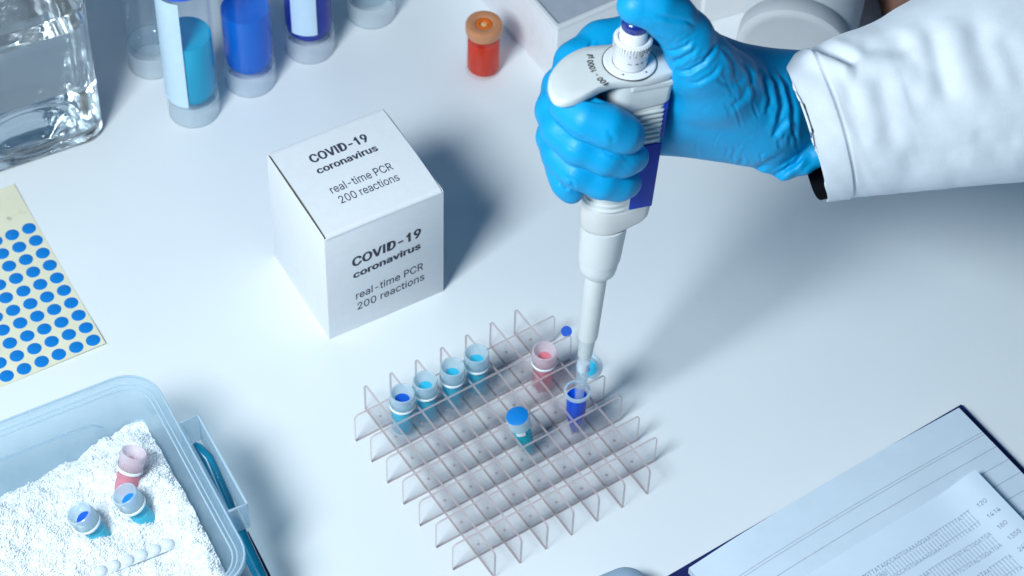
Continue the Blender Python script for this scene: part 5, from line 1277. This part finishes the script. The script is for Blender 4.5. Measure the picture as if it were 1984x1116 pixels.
# broad, faint unevenness
nrm = vnormals(WV, HFf)
WV = WV + nrm * (0.018 * np.sin(WV[:, 0] * 2.1 + WV[:, 2] * 1.3) * np.sin(WV[:, 1] * 1.7 + WV[:, 2] * 2.3))[:, None]
per = thing('person', 'person in white lab coat and blue glove holding the pipette with thumb on its button', 'person', loc2w(np.array([[10.0, 0.9, 20.0]]))[0])
org = np.array(per.location)
me = bpy.data.meshes.new('glove')
me.from_pydata((WV - org).tolist(), [], HFf.tolist())
me.materials.append(MT['glove'])
me.polygons.foreach_set('use_smooth', [True] * len(me.polygons))
gl = bpy.data.objects.new('glove', me); COL.objects.link(gl); gl.parent = per

# sleeve: rings round the forearm axis
def on_plane(x, y, yy):
    d = CAM_F * FPX + CAM_R * (x - 992) - CAM_U * (y - 558)
    O = PB + PYv * yy
    return CAM_P + d * (((O - CAM_P) @ PYv) / (d @ PYv))
stations = [  # top px, bottom px, depth half-size cm
    ((1513, 120), (1602, 389), 3.3), ((1550, 100), (1640, 385), 3.4), ((1585, 86), (1675, 381), 3.5), ((1630, 66), (1720, 377), 3.7), ((1690, 44), (1780, 371), 3.9), ((1750, 8), (1850, 364), 4.1),
    ((1830, -36), (1930, 357), 4.4), ((1930, -80), (2020, 350), 4.7), ((2050, -120), (2130, 343), 5.0), ((2190, -150), (2270, 335), 5.2)]
cs, hs_, bs = [], [], []
for (tx, ty), (bx_, by_), b in stations:
    O_ = on_plane((tx + bx_) / 2, (ty + by_) / 2, 0.9)
    def fac(x, y):
        d = CAM_F * FPX + CAM_R * (x - 992) - CAM_U * (y - 558)
        return CAM_P + d * (((O_ - CAM_P) @ CAM_F) / (d @ CAM_F))
    O_ = O_ - CAM_F * 2.3
    T, B = fac(tx, ty), fac(bx_, by_)
    cs.append((T + B) / 2); hs_.append((T - B) / 2); bs.append(b * 0.6 + 1.95)
cs, hs_, bs = map(np.array, (cs, hs_, bs))
tsamp = np.concatenate([np.linspace(0, 0.05, 6), np.linspace(0.07, 9, 150)])
def interp(A, t):
    i = np.clip(t.astype(int), 0, len(A) - 2); f = t - i
    A2 = A if A.ndim > 1 else A[:, None]
    P0, P1 = A2[np.maximum(i - 1, 0)], A2[i]; P2, P3 = A2[i + 1], A2[np.minimum(i + 2, len(A) - 1)]
    f = f[:, None]
    return 0.5 * ((2 * P1) + (-P0 + P2) * f + (2 * P0 - 5 * P1 + 4 * P2 - P3) * f ** 2 + (-P0 + 3 * P1 - 3 * P2 + P3) * f ** 3)
Cc, Hh, Bb = interp(cs, tsamp), interp(hs_, tsamp), interp(bs, tsamp)[:, 0]
nt_, na = len(tsamp), 150
ang_ = np.linspace(0, 2 * PI, na, endpoint=False)
axis = np.gradient(Cc, axis=0); axis /= np.linalg.norm(axis, axis=1, keepdims=True)
Hn = Hh / np.linalg.norm(Hh, axis=1, keepdims=True)
dep = np.cross(axis, Hn); dep /= np.linalg.norm(dep, axis=1, keepdims=True)
sgn_ = np.sign((dep @ CAM_F).mean()); dep = dep * sgn_
SV = Cc[:, None] + Hh[:, None] * np.cos(ang_)[None, :, None] + dep[:, None] * (Bb[:, None, None] * np.sin(ang_)[None, :, None])
SV = SV + axis[:, None] * (0.26 * Bb[:, None, None] * np.clip(np.sin(ang_), 0, 1)[None, :, None])
SV = SV - axis[:, None] * (0.19 * Bb[:, None, None] * np.clip(-np.sin(ang_), 0, 1)[None, :, None])
def grid_faces(n, m, flip=False):
    F = []
    for i in range(n - 1):
        for k in range(m):
            q = (i * m + k, i * m + (k + 1) % m, (i + 1) * m + (k + 1) % m, (i + 1) * m + k)
            F.append(q[::-1] if flip else q)
    return np.array(F)
SF = grid_faces(nt_, na)
SVf = SV.reshape(-1, 3)
Nn = vnormals(SVf, SF)
cen = np.repeat(Cc, na, axis=0)
if ((SVf - cen) * Nn).sum() < 0: SF = SF[:, ::-1]; Nn = -Nn
SFOLD = [
    ([(1568, 78), (1600, 95), (1640, 112), (1668, 122)], 0.34, 11), ([(1600, 60), (1660, 90), (1730, 96), (1790, 78)], 0.16, 14),
    ([(1705, 130), (1712, 190), (1725, 250), (1742, 290)], 0.16, 18), ([(1800, 40), (1815, 110), (1832, 170), (1842, 200)], 0.22, 17), ([(1885, 20), (1900, 90), (1925, 150), (1950, 190)], 0.22, 20),
    ([(1730, 60), (1770, 120), (1800, 150)], 0.14, 16), ([(1640, 160), (1650, 210), (1690, 270)], 0.08, 16), ([(1740, 320), (1800, 300), (1860, 310)], 0.10, 20), ([(1880, 260), (1930, 280), (1980, 270)], 0.12, 20), ([(1940, 60), (1965, 120), (1990, 180)], 0.15, 18)]
SVf = crease(SVf, Nn, [(p, d_ * (0.95 if i_ == 0 else 0.55), w_ * 1.15) for i_, (p, d_, w_) in enumerate(SFOLD)])
# hem: doubled cloth, with a dip along the seam
tv = np.repeat(tsamp, na)
hem = 0.055 / (1 + np.exp((tv - 1.28) * 40)) - 0.05 * np.exp(-((tv - 1.33) / 0.05) ** 2)
SVf = SVf + Nn * hem[:, None]
SVf = SVf + Nn * (0.012 * np.sin(tv * 5.1 + np.tile(ang_, nt_) * 3) * np.sin(tv * 2.3 + np.tile(ang_, nt_) * 5))[:, None]
SN = vnormals(SVf, SF)
inner_v = SVf - SN * 0.12
nS = len(SVf)
rim = np.array([(k, (k + 1) % na, nS + (k + 1) % na, nS + k) for k in range(na)])
me = bpy.data.meshes.new('coat_sleeve')
me.from_pydata((np.concatenate([SVf, inner_v]) - org).tolist(), [], SF.tolist() + (SF[:, ::-1] + nS).tolist() + rim.tolist())
me.materials.append(MT['cloth'])
bm = bmesh.new(); bm.from_mesh(me); bmesh.ops.recalc_face_normals(bm, faces=bm.faces); bm.to_mesh(me); bm.free()
me.polygons.foreach_set('use_smooth', [True] * len(me.polygons))
sl = bpy.data.objects.new('coat_sleeve', me); COL.objects.link(sl); sl.parent = per
# stitches along the hem
m_ = MB()
row = int(np.argmin(np.abs(tsamp - 1.20)))
ringp = SVf.reshape(nt_, na, 3)[row]; ringn = SN.reshape(nt_, na, 3)[row]
dense = []
for k in range(na):
    a, b = ringp[k], ringp[(k + 1) % na]
    n_ = ringn[k]
    for q0 in (0.08, 0.58):
        p0 = a + (b - a) * q0 + n_ * 0.006; p1 = a + (b - a) * (q0 + 0.30) + n_ * 0.006
        m_.tube([p0 - org, p1 - org], 0.014, 5)
m_.build('stitching', MT['thread'], sl)
# black shirt cuff showing under the coat sleeve
m_ = MB()
rings = []
for q in np.linspace(0.0, 2.0, 8):
    c = interp(cs, np.array([q]))[0]; h = interp(hs_, np.array([q]))[0]; b = interp(bs, np.array([q]))[0, 0]
    c = c - np.array(hs_[0]) * 0.10
    h = h * 0.87; dd = dep[0] * b * 0.80
    ax_ = cs[1] - cs[0]
    rings.append([tuple(c + h * math.cos(a) + dd * math.sin(a) - org + ax_ * (0.36 - 0.56 * max(0.0, -math.cos(a)) ** 2.0) * (1 if q < 0.1 else 0.4)) for a in np.linspace(0, 2 * PI, 120, endpoint=False)])
m_.loft(rings, cap=False)
m_.build('shirt_cuff', MT['black'], per)

# ------------------------------------------------------------------ centimetres to metres
done = set()
for o in list(S.objects):
    if o.type in ('CAMERA', 'LIGHT'): continue
    if o.type == 'MESH' and o.data.name not in done:
        done.add(o.data.name)
        o.data.transform(Matrix.Scale(0.01, 4))
    o.location = o.location * 0.01
